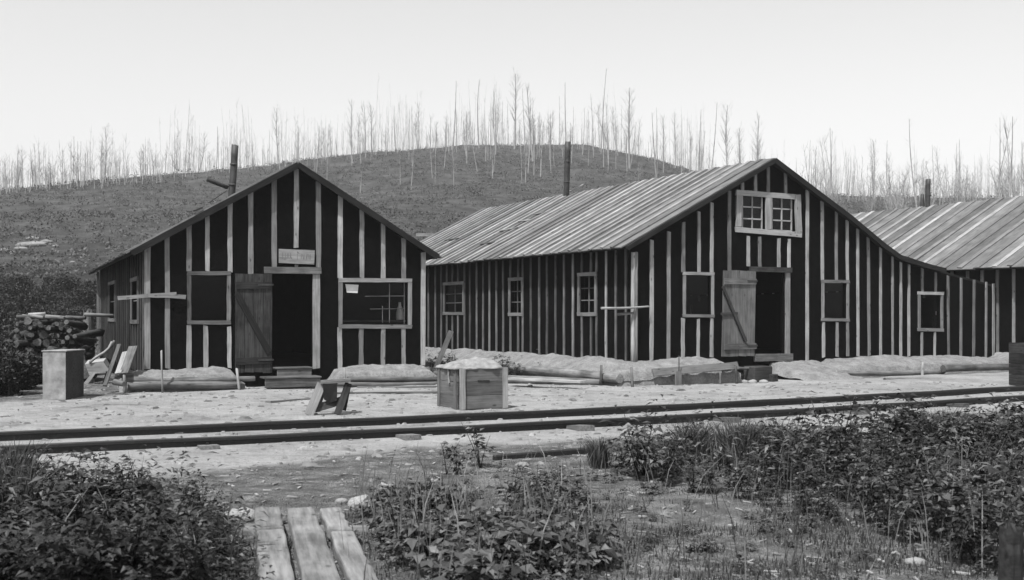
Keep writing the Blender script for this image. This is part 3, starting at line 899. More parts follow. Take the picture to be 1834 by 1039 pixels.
log('vent_cap', roofC, (pkC[0], yc, pkC[1] - .1), (pkC[0], yc, zc), .09, .05, M['pipe'], M['pipe'], sides=8, seg=3)

# ---- low shed glimpsed behind, between the two roofs
shp = at(762, 424, 44)
S = empty('low_shed', (shp.x, 44, 0), R(27))
tag(S, 'low shed roof with pale ridge board glimpsed between the two big roofs', 'shed')
zt_ = shp.z
pr = [(-2.2, zt_ - .9), (0, zt_ - .05), (2.2, zt_ - .9)]
S2 = [( -1.6, -1.0), (1.6, 1.0)]
link('roof', roof_slab([(-2.0, zt_ - .75), (2.0, zt_)], -1.2, 3.0, .06), S, M['roofboard'])
board('ridge_board', S, (-.9, -1.22, zt_ - .03), (2.1, -1.22, zt_ + .0), .12, .03, (0, -1, 0), M['roofstrip'], 2)
link('wall', box_mesh(-1.8, 1.9, -1.0, 2.8, 0, zt_ - .85), S, M['tar'])

# ------------------------------------------------------------------ banked sand, retaining logs and stakes
def bank(name, fr, line, label, front=True):
    """line: list of (along, depth_out, top_z, foot_z) ; slopes from the wall down to the retaining log"""
    rows = []
    n = 90
    L0, L1 = line[0][0], line[-1][0]
    ts = np.linspace(L0, L1, n)
    cols = [0.0, .1, .2, .3, .4, .5, .6, .7, .8, .9, 1.0, 1.05]
    v = []; f = []
    for i, t in enumerate(ts):
        dep = np.interp(t, [l[0] for l in line], [l[1] for l in line])
        zt = np.interp(t, [l[0] for l in line], [l[2] for l in line])
        zf = np.interp(t, [l[0] for l in line], [l[3] for l in line])
        endf = min(1, .25 + min(i, n - 1 - i) / 9.0)
        for j, c in enumerate(cols):
            d = -.04 + (dep + .04) * c
            z = zt * endf + (zf * (.4 + .6 * endf) - zt * endf) * (c ** 1.25) if j < 11 else -.08
            z += (float(fbm(t * 1.9 + 7, d * 3 + 3, 2)) * .06 + float(fbm(t * 9 + 2, d * 9 + 1, 3)) * .028) * (1 if j < 11 else .3)
            if j == 10: d += float(fbm(t * 4, 3.3, 3)) * .08
            v.append((t, -d, z) if front else (-d, t, z))
    m_ = len(cols)
    for i in range(n - 1):
        for j in range(m_ - 1):
            f.append((i * m_ + j, i * m_ + j + 1, (i + 1) * m_ + j + 1, (i + 1) * m_ + j))
    me = pydata(name, v, f, True)
    bm = bmesh.new(); bm.from_mesh(me); bmesh.ops.recalc_face_normals(bm, faces=bm.faces)
    up = sum(fa.normal.z for fa in bm.faces)
    if up < 0: bmesh.ops.reverse_faces(bm, faces=bm.faces)
    bm.to_mesh(me); bm.free()
    o = link(name, me, None, M['bank'])
    o.location = fr.o; o.rotation_euler = (0, 0, fr.a)
    tag(o, label, kind='structure')
    return o
def fs(fr, px, py, yl): return fr.front(px, py, yl)
def flog(fr, xa, ya, xb, yb, yl, r0, r1, label, name='log', cat='log', mat=None, group='retaining logs along the building walls'):
    a = fr.front(xa, ya, -yl); b = fr.front(xb, yb, -yl)
    o = log(name, None, fr.w(a[0], -yl, a[1]), fr.w(b[0], -yl, b[1]), r0, r1, mat or (M['oldwood'] if 'lower' in label else M['bark']), sides=10, seg=9, wob=.07, bend=.03)
    tag(o, label, cat, group); return o
def stake(fr, xa, yt, xb, yb, yl, r, label, mat='batten', w=None):
    a = fr.front(xa, yt, -yl); b = fr.front(xb, yb, -yl)
    if w:
        o = board('stake', None, fr.w(b[0], -yl, b[1] - .12), fr.w(a[0], -yl, a[1]), w, .03, -fr.uy, M[mat], 3)
    else:
        o = log('stake', None, fr.w(b[0], -yl, b[1] - .12), fr.w(a[0], -yl, a[1]), r, r * .8, M[mat], M[mat], sides=6, seg=3)
    tag(o, label, 'stake', 'stakes driven in front of the sand banks'); return o

a0 = FA.front(214, 680, -.6)[0]; a1 = FA.front(440, 680, -.6)[0]
zt = FA.front(340, 660)[1]
bank('sand_bank', FA, [(a0, .55, zt, .27), (a1 - .4, .55, zt, .27), (a1, .55, zt - .1, .2)], 'sand banked against the shack wall under the small window')
flog(FA, 226, 680, 456, 678, .62, .055, .05, 'slim upper retaining log under the small shack window')
flog(FA, 228, 691, 432, 690, .70, .075, .07, 'thick lower retaining log under the small shack window')
log_o = flog(FA, 205, 672, 238, 676, .45, .06, .06, 'short log butt poking out at the shack corner')
stake(FA, 222, 672, 224, 697, .84, .03, 'short stake holding the shack logs near the corner boards')
stake(FA, 289, 628, 291, 699, .84, .022, 'tall thin stake standing before the shack logs')
stake(FA, 424, 660, 430, 698, .84, .03, 'leaning stake beside the open shack door')
b0_ = FA.front(598, 680, -.6)[0]; b1_ = FA.front(787, 680, -.6)[0]
zt = FA.front(680, 654)[1]
bank('sand_bank', FA, [(b0_, .55, zt - .06, .26), (b0_ + .5, .55, zt, .27), (b1_, .55, zt, .27)], 'sand banked against the shack wall under the broad window')
flog(FA, 622, 679, 788, 679, .62, .055, .055, 'retaining log under the broad shack window')
flog(FA, 590, 688, 786, 687, .74, .05, .045, 'half buried lower log under the broad shack window')
stake(FA, 617, 660, 619, 690, .80, .02, 'thin stake beside the bank under the broad window', 'frame')

# B left side bank
y0_ = -.2; yE = FB.side(772, 640)[0]
zs = FB.side(1120, 642)[1]
bank('sand_bank', FB, [(-.75, .85, zs - .02, .22), (4, .8, zs, .22), (9, .7, zs, .22), (LB, .6, zs - .05, .2)], 'sand banked along the long side wall of the bunkhouse', front=False)
p = lambda x, y, z: FB.w(x, y, z)
tag(log('log', None, p(-.88, -.75, .16), p(-.84, 4.3, .17), .10, .085, seg=8, wob=.04, bend=.03), 'long pale retaining log along the bunkhouse side wall', 'log', 'retaining logs along the building walls')
tag(log('log', None, p(-.80, 4.6, .14), p(-.7, 10.5, .14), .09, .07, seg=8, wob=.04, bend=.04), 'far retaining log along the bunkhouse side wall behind weeds', 'log', 'retaining logs along the building walls')
# B front-left bank
s0 = FB.front(1128, 660, -.6)[0]; s1 = FB.front(1318, 660, -.6)[0]
zt = FB.front(1220, 642)[1]
bank('sand_bank', FB, [(-.9, .72, zt - .03, .27), (1.2, .72, zt, .29), (s1, .72, zt + .02, .33)], 'sand banked on the bunkhouse front beside the pale door')
a = FB.front(1168, 668, -.80); b = FB.front(1320, 655, -.80)
o = board('retaining_plank', None, FB.w(a[0], -.80, a[1] + .0), FB.w(b[0], -.80, b[1]), .15, .045, -FB.uy + Vector((0, 0, .35)), M['batten'], 6, .008)
tag(o, 'long tilted plank edging the sand bank beside the pale bunkhouse door', 'plank')
flog(FB, 1150, 680, 1330, 674, .66, .05, .05, 'dark lower log behind the tilted plank', mat=M['darkwood'])
flog(FB, 1290, 654, 1346, 660, .72, .05, .025, 'pointed pale log end poking out beside the bunkhouse door')
stake(FB, 1131, 658, 1133, 692, .98, .03, 'stake at the bunkhouse front corner', 'oldwood')
stake(FB, 1216, 637, 1216, 668, .90, .012, 'thin iron-dark rod standing before the tilted plank', 'darkwood')
stake(FB, 1214, 665, 1214, 688, .92, .05, 'wide short post under the middle of the tilted plank', 'frame', w=.15)
stake(FB, 1290, 667, 1290, 684, .9, .02, 'small prop stick under the end of the tilted plank', 'batten')
stake(FB, 1318, 655, 1320, 684, .9, .03, 'stake at the tilted plank end near the bunkhouse door', 'oldwood')
q = FB.side(1076, 655, -1.0)
a = FB.side(1077, 654, -1.02); b = FB.side(1076, 684, -1.02)
tag(log('stake', None, FB.w(-1.02, b[0], b[1] - .1), FB.w(-1.02, a[0], a[1]), .03, .025, M['oldwood'], M['oldwood'], sides=6, seg=2), 'stake holding the side wall log near the bunkhouse corner', 'stake', 'stakes driven in front of the sand banks')
# dark step block and stones before the bunkhouse door
c = FB.front(1360, 668, -.75)
o = link('step_block', box_mesh(-.28, .25, -.15, .2, -.05, .30, .02), None, M['darkwood']); o.location = FB.w(c[0], -.75, 0.02); o.rotation_euler = (0, 0, FB.a)
tag(o, 'dark charred timber block before the bunkhouse doorway', 'step')
c = FB.front(1381, 675, -.85)
o = link('step_block', box_mesh(-.1, .1, -.08, .1, -.05, .15, .015), None, M['darkwood']); o.location = FB.w(c[0], -.9, 0.0); o.rotation_euler = (0, 0, FB.a + .2)
tag(o, 'small dark block beside the charred timber block', 'block')
s0 = FB.front(1372, 650)[0]; s1 = FB.front(1452, 650)[0]
bank('sand_bank', FB, [(s0, 1.3, FB.front(1400, 648)[1], .03), (s1 + .3, 1.3, FB.front(1440, 646)[1], .03)], 'sand ramp rising to the bunkhouse doorway')
s0 = FB.front(1448, 650)[0]; s1 = FB.front(1786, 650)[0]
bank('sand_bank', FB, [(s0, .75, FB.front(1480, 643)[1], .20), (FB.front(1600, 640)[0], .75, FB.front(1600, 637)[1], .22), (s1, .75, FB.front(1770, 638)[1], .22)], 'sand banked along the lean-to front wall')
flog(FB, 1497, 668, 1690, 666, .86, .06, .055, 'dark sunken log edging the lean-to sand bank', mat=M['oldwood'])
flog(FB, 1689, 660, 1822, 657, .98, .085, .08, 'stout pale log with dark end before the lean-to')
flog(FB, 1585, 681, 1822, 676, 1.7, .06, .06, 'long low log lying on the sand before the lean-to')
stake(FB, 1652, 649, 1652, 672, 1.0, .035, 'stubby stake before the lean-to log', 'batten')
bank('sand_bank', FC, [(1.0, .6, .42, .2), (LC * .3, .6, .45, .2)], 'sand banked along the neighbouring bunkhouse wall', front=False)

# ------------------------------------------------------------------ railway track
def rail_curve(off, xs):
    pts = []
    for X in xs:
        Xc = min(max(X, -14), 16)
        y = 13.2 + .490 * Xc + .00817 * Xc * Xc; dy = .490 + .01634 * Xc
        y += (X - Xc) * dy
        n = Vector((-dy, 1, 0)).normalized()
        p = Vector((X, y, 0)) + n * off
        pts.append(p)
    return pts
track = empty('railway_track', (0, 13.2, 0)); tag(track, 'narrow single railway track half buried in sand crossing the yard', 'railway track')
def rail_obj(off):
    pts = rail_curve(off, np.concatenate([np.linspace(-34, -12, 6), np.linspace(-11, 17, 60), np.linspace(18, 40, 8)]))
    sec = [(-.055, -.06), (.055, -.06), (.055, -.045), (.012, -.035), (.014, .06), (.034, .066), (.034, .094), (.024, .102), (-.024, .102), (-.034, .094), (-.034, .066), (-.014, .06), (-.012, -.035), (-.055, -.045)]
    v = []; f = []; k = len(sec)
    for i, p in enumerate(pts):
        d = (pts[min(i + 1, len(pts) - 1)] - pts[max(i - 1, 0)]).normalized(); n = Vector((-d.y, d.x, 0))
        for a, z in sec:
            q = p + n * a; v.append((q.x, q.y - 13.2, z + .004 * math.sin(i * 1.3 + off)))
    for i in range(len(pts) - 1):
        for j in range(k): f.append((i * k + j, i * k + (j + 1) % k, (i + 1) * k + (j + 1) % k, (i + 1) * k + j))
    f.append(tuple(range(k))); f.append(tuple(range((len(pts) - 1) * k, len(pts) * k))[::-1])
    me = pydata('rail', v, f)
    bm = bmesh.new(); bm.from_mesh(me); bmesh.ops.recalc_face_normals(bm, faces=bm.faces); bm.to_mesh(me); bm.free()
    return link('rail', me, track, M['rail'])
rail_obj(0.0); rail_obj(1.435)
for x in np.arange(-3.94 * 2.28 / 2 - 6.84, 16, 2.28 * .883):
    p = rail_curve(0, [x])[0]; q = rail_curve(1.435, [x])[0]
    d = (q - p).normalized()
    a = p - d * (.36 + random.uniform(-.06, .08)); b = q + d * .35
    o = board('tie', track, (a.x, a.y - 13.2, -.09), (b.x, b.y - 13.2, -.26), .2, .145 + random.uniform(-.01, .02), (0, 0, 1), M['oldwood'], 5, .012, 0, .03)
    nm = link('spike', box_mesh(-.012, .012, -.02, .02, 0, .05), track, M['rail'])
    nm.location = (p.x - d.x * .07, p.y - 13.2 - d.y * .07, -.0)

# sunken old rail in the weeds
a = gp(884, 828, 0); b = gp(1075, 812, 0)
o = link('old_rail', box_mesh(0, (b - a).length + 1.2, -.03, .03, -.08, .07, .012), None, M['rail'])
o.location = a; o.rotation_euler = (0, 0, math.atan2(b.y - a.y, b.x - a.x)); tag(o, 'short dark rail left in the weeds before the track', 'rail')

# ------------------------------------------------------------------ yard objects
def crate(fr, W, D, Hh, label, pale='crate_pale', mat='crate', n=4, name='crate', dh=0, base=.0):
    c = empty(name, fr.o + Vector((0, 0, base)), fr.a); tag(c, label, 'crate')
    w = Hh / n
    for i in range(n):
        z = w * (i + .5)
        board('plank', c, (.0, -.0, z), (W, 0, z), w - .006, .022, (0, -1, 0), M[mat], 4, .003)
        board('plank', c, (0, D, z), (0, .02, z), w - .006, .022, (-1, 0, 0), M[mat], 4, .003)
        board('plank', c, (W, .02, z), (W, D, z), w - .006, .022, (1, 0, 0), M[mat], 4, .003)
        board('plank', c, (W, D, z), (0, D, z), w - .006, .022, (0, 1, 0), M[mat], 4, .003)
    return c
FK = Frame((822 - CX) / F * 16.25, 16.25, 28)
ck = crate(FK, .81, .72, .62, 'large wooden packing crate on the sand beside the track', n=3)
for x in (.045, .765): board('corner_batten', ck, (x, -.023, .0), (x, -.023, .615), .085, .02, (0, -1, 0), M['crate_pale'], 3)
board('handle_slot', ck, (.30, -.0235, .42), (.50, -.0235, .415), .03, .004, (0, -1, 0), M['darkwood'], 1, 0)
board('corner_batten', ck, (-.023, .06, .0), (-.023, .06, .61), .08, .02, (-1, 0, 0), M['crate'], 3)
board('corner_batten', ck, (-.023, .66, .0), (-.023, .66, .61), .08, .02, (-1, 0, 0), M['crate'], 3)
link('lid', box_mesh(.0, .81, .0, .72, .585, .605), ck, M['crate'])
# crumpled canvas heaped on the crate
n_ = 34; v = []; f = []
for i in range(n_):
    for j in range(n_):
        u = i / (n_ - 1); w_ = j / (n_ - 1)
        x = -.06 + .82 * u; y = -.03 + .76 * w_
        e = max(0, min(u, 1 - u, w_, 1 - w_)) * 2
        hgt = .125 * min(1, e * 1.5) ** .8 * (.7 + .9 * float(fbm(u * 1.6 + 1.3, w_ * 1.6, 2)) + .25 * u)
        hgt += (abs(math.sin(u * 9 + w_ * 4 + 5 * float(fbm(u * 2, w_ * 2 + 6, 2)))) ** 2 * .045 + abs(float(fbm(u * 2.2, w_ * 5 + 2, 3))) * .06) * min(1, e * 3)
        x += float(fbm(w_ * 5, u * 5 + 8, 2)) * .05; y += float(fbm(w_ * 5 + 4, u * 5, 2)) * .05
        v.append((x, y, .61 + hgt + (0 if e > .02 else -.005)))
for i in range(n_ - 1):
    for j in range(n_ - 1): f.append((i * n_ + j, (i + 1) * n_ + j, (i + 1) * n_ + j + 1, i * n_ + j + 1))
cv = link('canvas_sheet', pydata('canvas_sheet', v, f, True), None, M['canvas'])
cv.location = FK.o + Vector((0, 0, 0)); cv.rotation_euler = (0, 0, FK.a); tag(cv, 'crumpled pale canvas heaped on top of the packing crate', 'canvas')
md = cv.modifiers.new('thick', 'SOLIDIFY'); md.thickness = .012
# a strip of canvas hanging over the crate's edge
m, L = axes((-.03, .30, .60), (-.035, .26, .38), (-1, 0, 0))
link('hanging_strap', board_mesh(L, .05, .012, 4, .008, .5), cv, M['canvas'], m)

# sawhorse-like trestle with a dark rag
tp = gp(588, 742); FT = Frame(tp.x, tp.y, 8)
tr = empty('trestle', FT.o, FT.a); tag(tr, 'small leaning plank trestle standing on the sand by the shack steps', 'trestle')
ft = lambda px, py, yl=0: FT.front(px, py, yl)
def tb(nm, xa, ya, ylA, xb, yb, ylB, w, t, nrm, mat):
    a = ft(xa, ya, ylA); b = ft(xb, yb, ylB)
    return board(nm, tr, (a[0], ylA, a[1]), (b[0], ylB, b[1]), w, t, nrm, M[mat], 3)
tb('leg', 553, 744, -.02, 576, 687, .1, .13, .03, (0, -1, 0), 'frame')
tb('leg', 604, 743, .0, 624, 687, .12, .10, .03, (0, -1, 0), 'door')
tb('leg', 566, 736, .5, 580, 688, .36, .11, .03, (0, 1, 0), 'door')
tb('leg', 614, 735, .52, 623, 688, .38, .1, .03, (0, 1, 0), 'door')
a = ft(574, 688, .08); b = ft(628, 684, .12)
board('top_plank', tr, (a[0], .1, a[1]), (b[0], .12, b[1]), .14, .03, (0, 0, 1), M['oldwood'], 3)
board('top_plank', tr, (a[0], .30, a[1] + .01), (b[0], .32, b[1] + .01), .14, .03, (0, 0, 1), M['oldwood'], 3)
a = ft(563, 733, .05); b = ft(612, 717, .2)
board('stretcher', tr, (a[0], .06, a[1]), (b[0], .16, b[1]), .11, .03, (0, -1, .2), M['darkwood'], 3)
a = ft(578, 690, 0); b = ft(604, 690, 0); c = ft(603, 718, 0); d = ft(580, 716, 0); e = ft(590, 722, 0)
rg = link('rag', pydata('rag', [(a[0], .03, a[1] + .02), (b[0], .03, b[1] + .02), (c[0], .04, c[1]), (e[0], .06, e[1]), (d[0], .04, d[1]), (a[0] + .02, .18, a[1] + .03), (b[0], .2, b[1] + .03)],
          [(0, 4, 3, 1), (1, 3, 2), (0, 1, 6, 5)]), None, M['rag']); rg.location = FT.o; rg.rotation_euler = (0, 0, FT.a)
md = rg.modifiers.new('thick', 'SOLIDIFY'); md.thickness = .02
tag(rg, 'dark rag draped over the plank trestle', 'cloth')

# tin-faced box at the left
FD = Frame(gp(76, 716).x, gp(76, 716).y, 0)
tn = empty('tin_box', FD.o, FD.a); tag(tn, 'tall pale fronted box standing before the woodpile', 'box')
bw = 43 * FD.o.y / F; bh = 86 * FD.o.y / F
link('body', box_mesh(0, bw, .0, .75, -.03, bh, .015), tn, M['darkwood'])  # dark body colour carries the shade on the box's side
link('front_sheet', box_mesh(.008, bw - .008, -.012, -.001, .0, bh - .01, .003), tn, M['tin'])
link('lid', box_mesh(-.01, bw + .01, -.02, .77, bh + .001, bh + .02, .004), tn, M['tin'])
o = link('bucket', None); bpy.data.objects.remove(o)

# wheelbarrow and leaning scrap boards
wb0 = gp(178, 690); FW = Frame(wb0.x, wb0.y + .3, 20)
wbar = empty('wheelbarrow', FW.o, FW.a); tag(wbar, 'tipped wooden wheelbarrow with curved handles by the shack side wall', 'wheelbarrow')
wf = lambda px, py, yl=0: Vector((FW.front(px, py, yl)[0], yl, FW.front(px, py, yl)[1]))
tray = [wf(152, 652), wf(185, 648), wf(196, 664), wf(160, 672), wf(158, 645, .5), wf(190, 641, .5), wf(198, 655, .5), wf(166, 664, .5)]
link('tray', pydata('tray', tray, [(0, 3, 2, 1), (4, 5, 6, 7), (3, 7, 6, 2), (0, 1, 5, 4), (1, 2, 6, 5), (0, 4, 7, 3)]), wbar, M['crate_pale'])
def tube(name, par, pts, r, mat):
    v = []; f = []; k = 7
    for i, p in enumerate(pts):
        d = (pts[min(i + 1, len(pts) - 1)] - pts[max(i - 1, 0)]).normalized()
        x = d.cross(Vector((0, 0, 1))); x = x.normalized() if x.length > .01 else Vector((1, 0, 0)); y = d.cross(x)
        for j in range(k):
            q = p + (x * math.cos(j * 2 * math.pi / k) + y * math.sin(j * 2 * math.pi / k)) * r; v.append(q)
    for i in range(len(pts) - 1):
        for j in range(k): f.append((i * k + j, i * k + (j + 1) % k, (i + 1) * k + (j + 1) % k, (i + 1) * k + j))
    f.append(tuple(range(k))[::-1]); f.append(tuple(range((len(pts) - 1) * k, len(pts) * k)))
    return link(name, pydata(name, v, f, True), par, mat)
tube('handle', wbar, [wf(160, 650), wf(172, 640), wf(186, 632), wf(195, 624), wf(201, 612)], .028, M['crate_pale'])
tube('handle', wbar, [wf(165, 646, .5), wf(178, 636, .5), wf(190, 629, .5), wf(199, 621, .5), wf(205, 610, .5)], .028, M['crate'])
board('leg', wbar, wf(153, 688), wf(168, 668), .07, .04, (0, -1, 0), M['batten'], 2)
board('leg', wbar, wf(184, 690, .2), wf(196, 655, .2), .05, .04, (0, -1, 0), M['oldwood'], 2)
wc = wf(152, 664, .25); ww = log_mesh(.05, .17, .17, 16, 1, .01, 0, 2)
link('wheel', ww, wbar, [M['darkwood'], M['oldwood']], Matrix.Translation(wc) @ Matrix.Rotation(R(90), 4, 'Z'))
for (xa, ya, xb, yb, w, mt, lb) in ((212, 668, 225, 632, .11, 'batten', 'bright short board leaning beside the wheelbarrow'), (188, 692, 214, 618, .07, 'oldwood', 'long dark pole leaning against the shack side wall'),
                                    (222, 662, 239, 622, .16, 'oldwood', 'broad grey board leaning at the shack corner')):
    a = at(xa, ya, 19.6); b = at(xb, yb, 20.3)
    a.z = min(a.z, .35)
    tag(board('scrap_board', None, a, b, w, .03, (0, -1, .3), M[mt], 3), lb, 'board')
o = log('log', None, at(205, 684, 19.3), at(222, 688, 19.2), .06, .05); tag(o, 'short pale log butt lying at the shack corner', 'log')
o = log('log', None, at(133, 705, 18.9), at(146, 700, 18.9), .05, .045, M['cutend']); tag(o, 'short pale billet lying beside the tall box', 'log')

# woodpile
rn = random.Random(12)
wpc = Vector(((100 - CX) / F * 23.5, 23.5, 0))
wmesh = []
for k in range(8):
    me = log_mesh(1.15, rn.uniform(.04, .11), rn.uniform(.04, .1), 9, 2, .12, 0, k); me.materials.append(M['darkwood']); me.materials.append(M['oldwood']); wmesh.append(me)
row = 0; z = .09
while z < 1.32:
    half = 1.05 - row * .055
    x = -half + (row % 2) * .09
    while x < half:
        if rn.random() < .18: x += .12; continue
        o = link('firewood_log', wmesh[rn.randrange(8)])
        o.location = wpc + Vector((x + rn.uniform(-.02, .02), -.55 + rn.uniform(-.25, .2), z + rn.uniform(-.05, .05)))
        o.rotation_euler = (rn.uniform(0, 6.28), rn.uniform(-.12, .12), R(90) + rn.uniform(-.35, .35) + .2)
        tag(o, 'round firewood log in the pile behind the tall pale box', 'log', 'firewood logs in the pile'); x += rn.uniform(.16, .2)
    z += .145; row += 1
for k in range(9):
    p = wpc + Vector((rn.uniform(-.9, .7), rn.uniform(-.5, .3), z - .02 + rn.uniform(0, .06)))
    a = rn.uniform(-.6, .6); L = rn.uniform(.3, .7)
    o = log('split_billet', None, p, p + Vector((math.cos(a) * L, math.sin(a) * L, rn.uniform(-.05, .05))), .045, .04, M['cutend'], sides=5, seg=2)
    tag(o, 'pale split billet lying on top of the woodpile', 'billet', 'split billets on the woodpile')
# splintered stump
p = Vector(((158 - CX) / F * 29, 29, 0))
v = []; f = []; k = 11
for i, zf in enumerate((-.2, .6, 1.35, 1)):
    for j in range(k):
        a = j * 2 * math.pi / k; r_ = (.36, .27, .24, .20)[i]
        zz = zf if i < 3 else 1.45 + rn.uniform(.0, .55)
        v.append((math.cos(a) * r_ * rn.uniform(.9, 1.1), math.sin(a) * r_ * rn.uniform(.9, 1.1), zz))
for i in range(3):
    for j in range(k): f.append((i * k + j, i * k + (j + 1) % k, (i + 1) * k + (j + 1) % k, (i + 1) * k + j))
f.append(tuple(range(3 * k, 4 * k)))
o = link('stump', pydata('stump', v, f), None, M['oldwood']); o.location = p; o.scale = (.6, .6, .82); tag(o, 'pale splintered tree stump behind the woodpile', 'stump')

# log and board between the buildings
a = gp(908, 684); b = gp(1062, 686)
o = log('log', None, gp(906, 686) + Vector((0, 0, .07)), gp(1075, 690) + Vector((0, 0, .05)), .10, .07, M['bark']); tag(o, 'pale log lying on the sand between the packing crate and bunkhouse', 'log')
o = board('plank', None, gp(915, 680, .12), gp(1045, 686, .12), .22, .04, (0, 0, 1), M['batten'], 4); tag(o, 'grey plank lying along the log behind the packing crate', 'plank')
a = at(780, 640, 23.5); b = at(808, 594, 24.0)
o = board('scrap_board', None, (a.x, a.y, .25), b, .11, .035, (0, -1, .4), M['batten'], 3); tag(o, 'board propped up by the shack corner between the buildings', 'board')
for (x0, y0, x1, y1, lb) in ((560, 706, 790, 704, 'thin board half sunk in the sand beside the crate'), (480, 722, 570, 715, 'half buried board below the shack steps'), (640, 694, 785, 694, 'grey board lying before the broad window bank')):
    o = board('sunken_board', None, gp(x0, y0, .0), gp(x1, y1, .0), .14, .03, (0, 0.05, 1), M['oldwood'], 5, .01); tag(o, lb, 'board')
# dark crate at the right edge
FR = Frame((1852 - CX) / F * 21.5, 21.5, 14)
c2 = crate(FR, .9, .7, .86, 'dark wooden crate standing beside the rails before the lean-to', mat='door', n=4)
link('lid', box_mesh(.0, .9, .0, .7, .82, .85), c2, M['door'])
for x in (.05, .85): board('corner_batten', c2, (x, -.023, .0), (x, -.023, .85), .08, .02, (0, -1, 0), M['darkwood'], 3)

# planks of the walkway in the foreground
def walk(xa0, xa1, xb0, xb1, label, z=.10, split=None, ext=1.0, y1=908, y0=None, y2=None):
    """near edge pixels xb0..xb1 at row 1039, far edge xa0..xa1 at row y1"""
    fa = (gp(xa0, y1, z) + gp(xa1, y1, z)) / 2; fb = (gp(xb0, 1039, z) + gp(xb1, 1039, z)) / 2
    w = ((gp(xa1, y1, z) - gp(xa0, y1, z)).length + (gp(xb1, 1039, z) - gp(xb0, 1039, z)).length) / 2
    d = (fb - fa).normalized(); Ltot = (fb - fa).length
    if y0: fa = fa + d * (gp(CX, y1, z).y - gp(CX, y0, z).y) / max(.2, -d.y)
    if y2: fb = fa + d * (gp(CX, y1, z).y - gp(CX, y2, z).y) / max(.2, -d.y)
    fb = fb + d * ext
    fa.z = fb.z = z - .07
    o = board('walk_plank', None, fb, fa, w * .9, .07, (0, 0, 1), M['plank'], 10, .008, 0, .02)
    md = o.modifiers.new('bev', 'BEVEL'); md.width = .014; md.segments = 2
    tag(o, label, 'plank', 'planks of the foreground walkway')
    return o, w
walk(456, 502, 460, 531, 'long left walkway plank beside the dark weeds', y0=946, y1=908)
walk(456, 502, 460, 531, 'short end plank lying ahead of the left walkway plank', ext=0, z=.112, y1=908, y2=945)
walk(514, 562, 536, 619, 'middle walkway plank running unbroken between the two others')
walk(573, 608, 621, 688, 'long right walkway plank bordering the low weeds', y0=948, y1=908)
walk(573, 608, 621, 688, 'short end plank lying ahead of the right walkway plank', ext=0, z=.112, y1=908, y2=947)
for i, (py, xa, xb) in enumerate(((944, 610, 470),)):
    pass
for (px, py) in ((480, 916), (540, 915), (590, 916)):
    pass
o = log('sleeper_log', None, gp(440, 955, 0.0), gp(690, 958, 0.0), .06, .06, M['oldwood']); tag(o, 'low sleeper log under the walkway planks', 'log')
# weathered post and pale stump at the bottom edge
v = []; f = []; k = 10; rn = random.Random(4)
pb = at(1812, 1039, 4.9)
zt_ = at(1812, 940, 4.9).z
for i, (zz, r_) in enumerate(((-.1, .055), (.2, .05), (.45, .047), (zt_ - .05, .044), (zt_, .024))):
    for j in range(k):
        a = j * 2 * math.pi / k; q = r_ * (1 + .18 * math.sin(a * 3 + i * .4)) * rn.uniform(.93, 1.07)
        v.append((math.cos(a) * q, math.sin(a) * q, zz + (rn.uniform(-.10, .03) if i == 4 else rn.uniform(-.02, .02))))
for i in range(4):
    for j in range(k): f.append((i * k + j, i * k + (j + 1) % k, (i + 1) * k + (j + 1) % k, (i + 1) * k + j))
f.append(tuple(range(4 * k, 5 * k)))
o = link('post', pydata('post', v, f), None, M['door']); o.location = (pb.x, pb.y, 0); tag(o, 'weathered grey post standing in the foreground weeds', 'post')

# stones
rock_me = []
for k in range(4):
    bm = bmesh.new(); bmesh.ops.create_icosphere(bm, subdivisions=2, radius=1)
    rr = random.Random(k)
    for vt in bm.verts:
        vt.co *= 1 + .25 * (float(fbm(vt.co.x * 1.3 + k * 5, vt.co.y * 1.3 + vt.co.z * 1.7, 3)))
        vt.co.z *= .65
    me = bpy.data.meshes.new('stone'); bm.to_mesh(me); bm.free(); me.materials.append(M['stone'])
    me.polygons.foreach_set('use_smooth', [True] * len(me.polygons)); rock_me.append(me)
for i, (px, py, r_, lb) in enumerate(((432, 930, .10, 'pale stone beside the left walkway plank'), (418, 965, .05, 'small pale stone in the dark weeds by the walkway'), (655, 915, .10, 'white stone in the weeds right of the walkway'),
                                      (695, 880, .06, 'flat pale stone on the gravel before the track'), (612, 905, .04, 'pebble by the far end of the walkway'), (1332, 683, .08, 'pale stone below the pointed log end'),
                                      (1348, 684, .09, 'round grey stone before the charred timber block'), (1368, 684, .08, 'grey stone touching the charred timber block'), (1410, 676, .16, 'low grey stone on the sand ramp'),
                                      (877, 734, .025, 'pebble at the foot of the packing crate'), (780, 872, .05, 'pale chip of stone near the small weed clump'), (300, 1010, .07, 'pale stone deep in the dark weeds'), (935, 1034, .07, 'pale rounded stone at the foreground edge'), (1640, 1010, .05, 'pale chip in the grass near the grey post'))):
    p = gp(px, py, 0); o = link('stone', rock_me[i % 4]); o.location = (p.x, p.y, tz(p.x, p.y) + r_ * .2); o.scale = (r_ * 1.3, r_, r_); o.rotation_euler = (0, 0, i * 1.7)
    tag(o, lb, 'stone')
bp = hill_hit(62, 440)
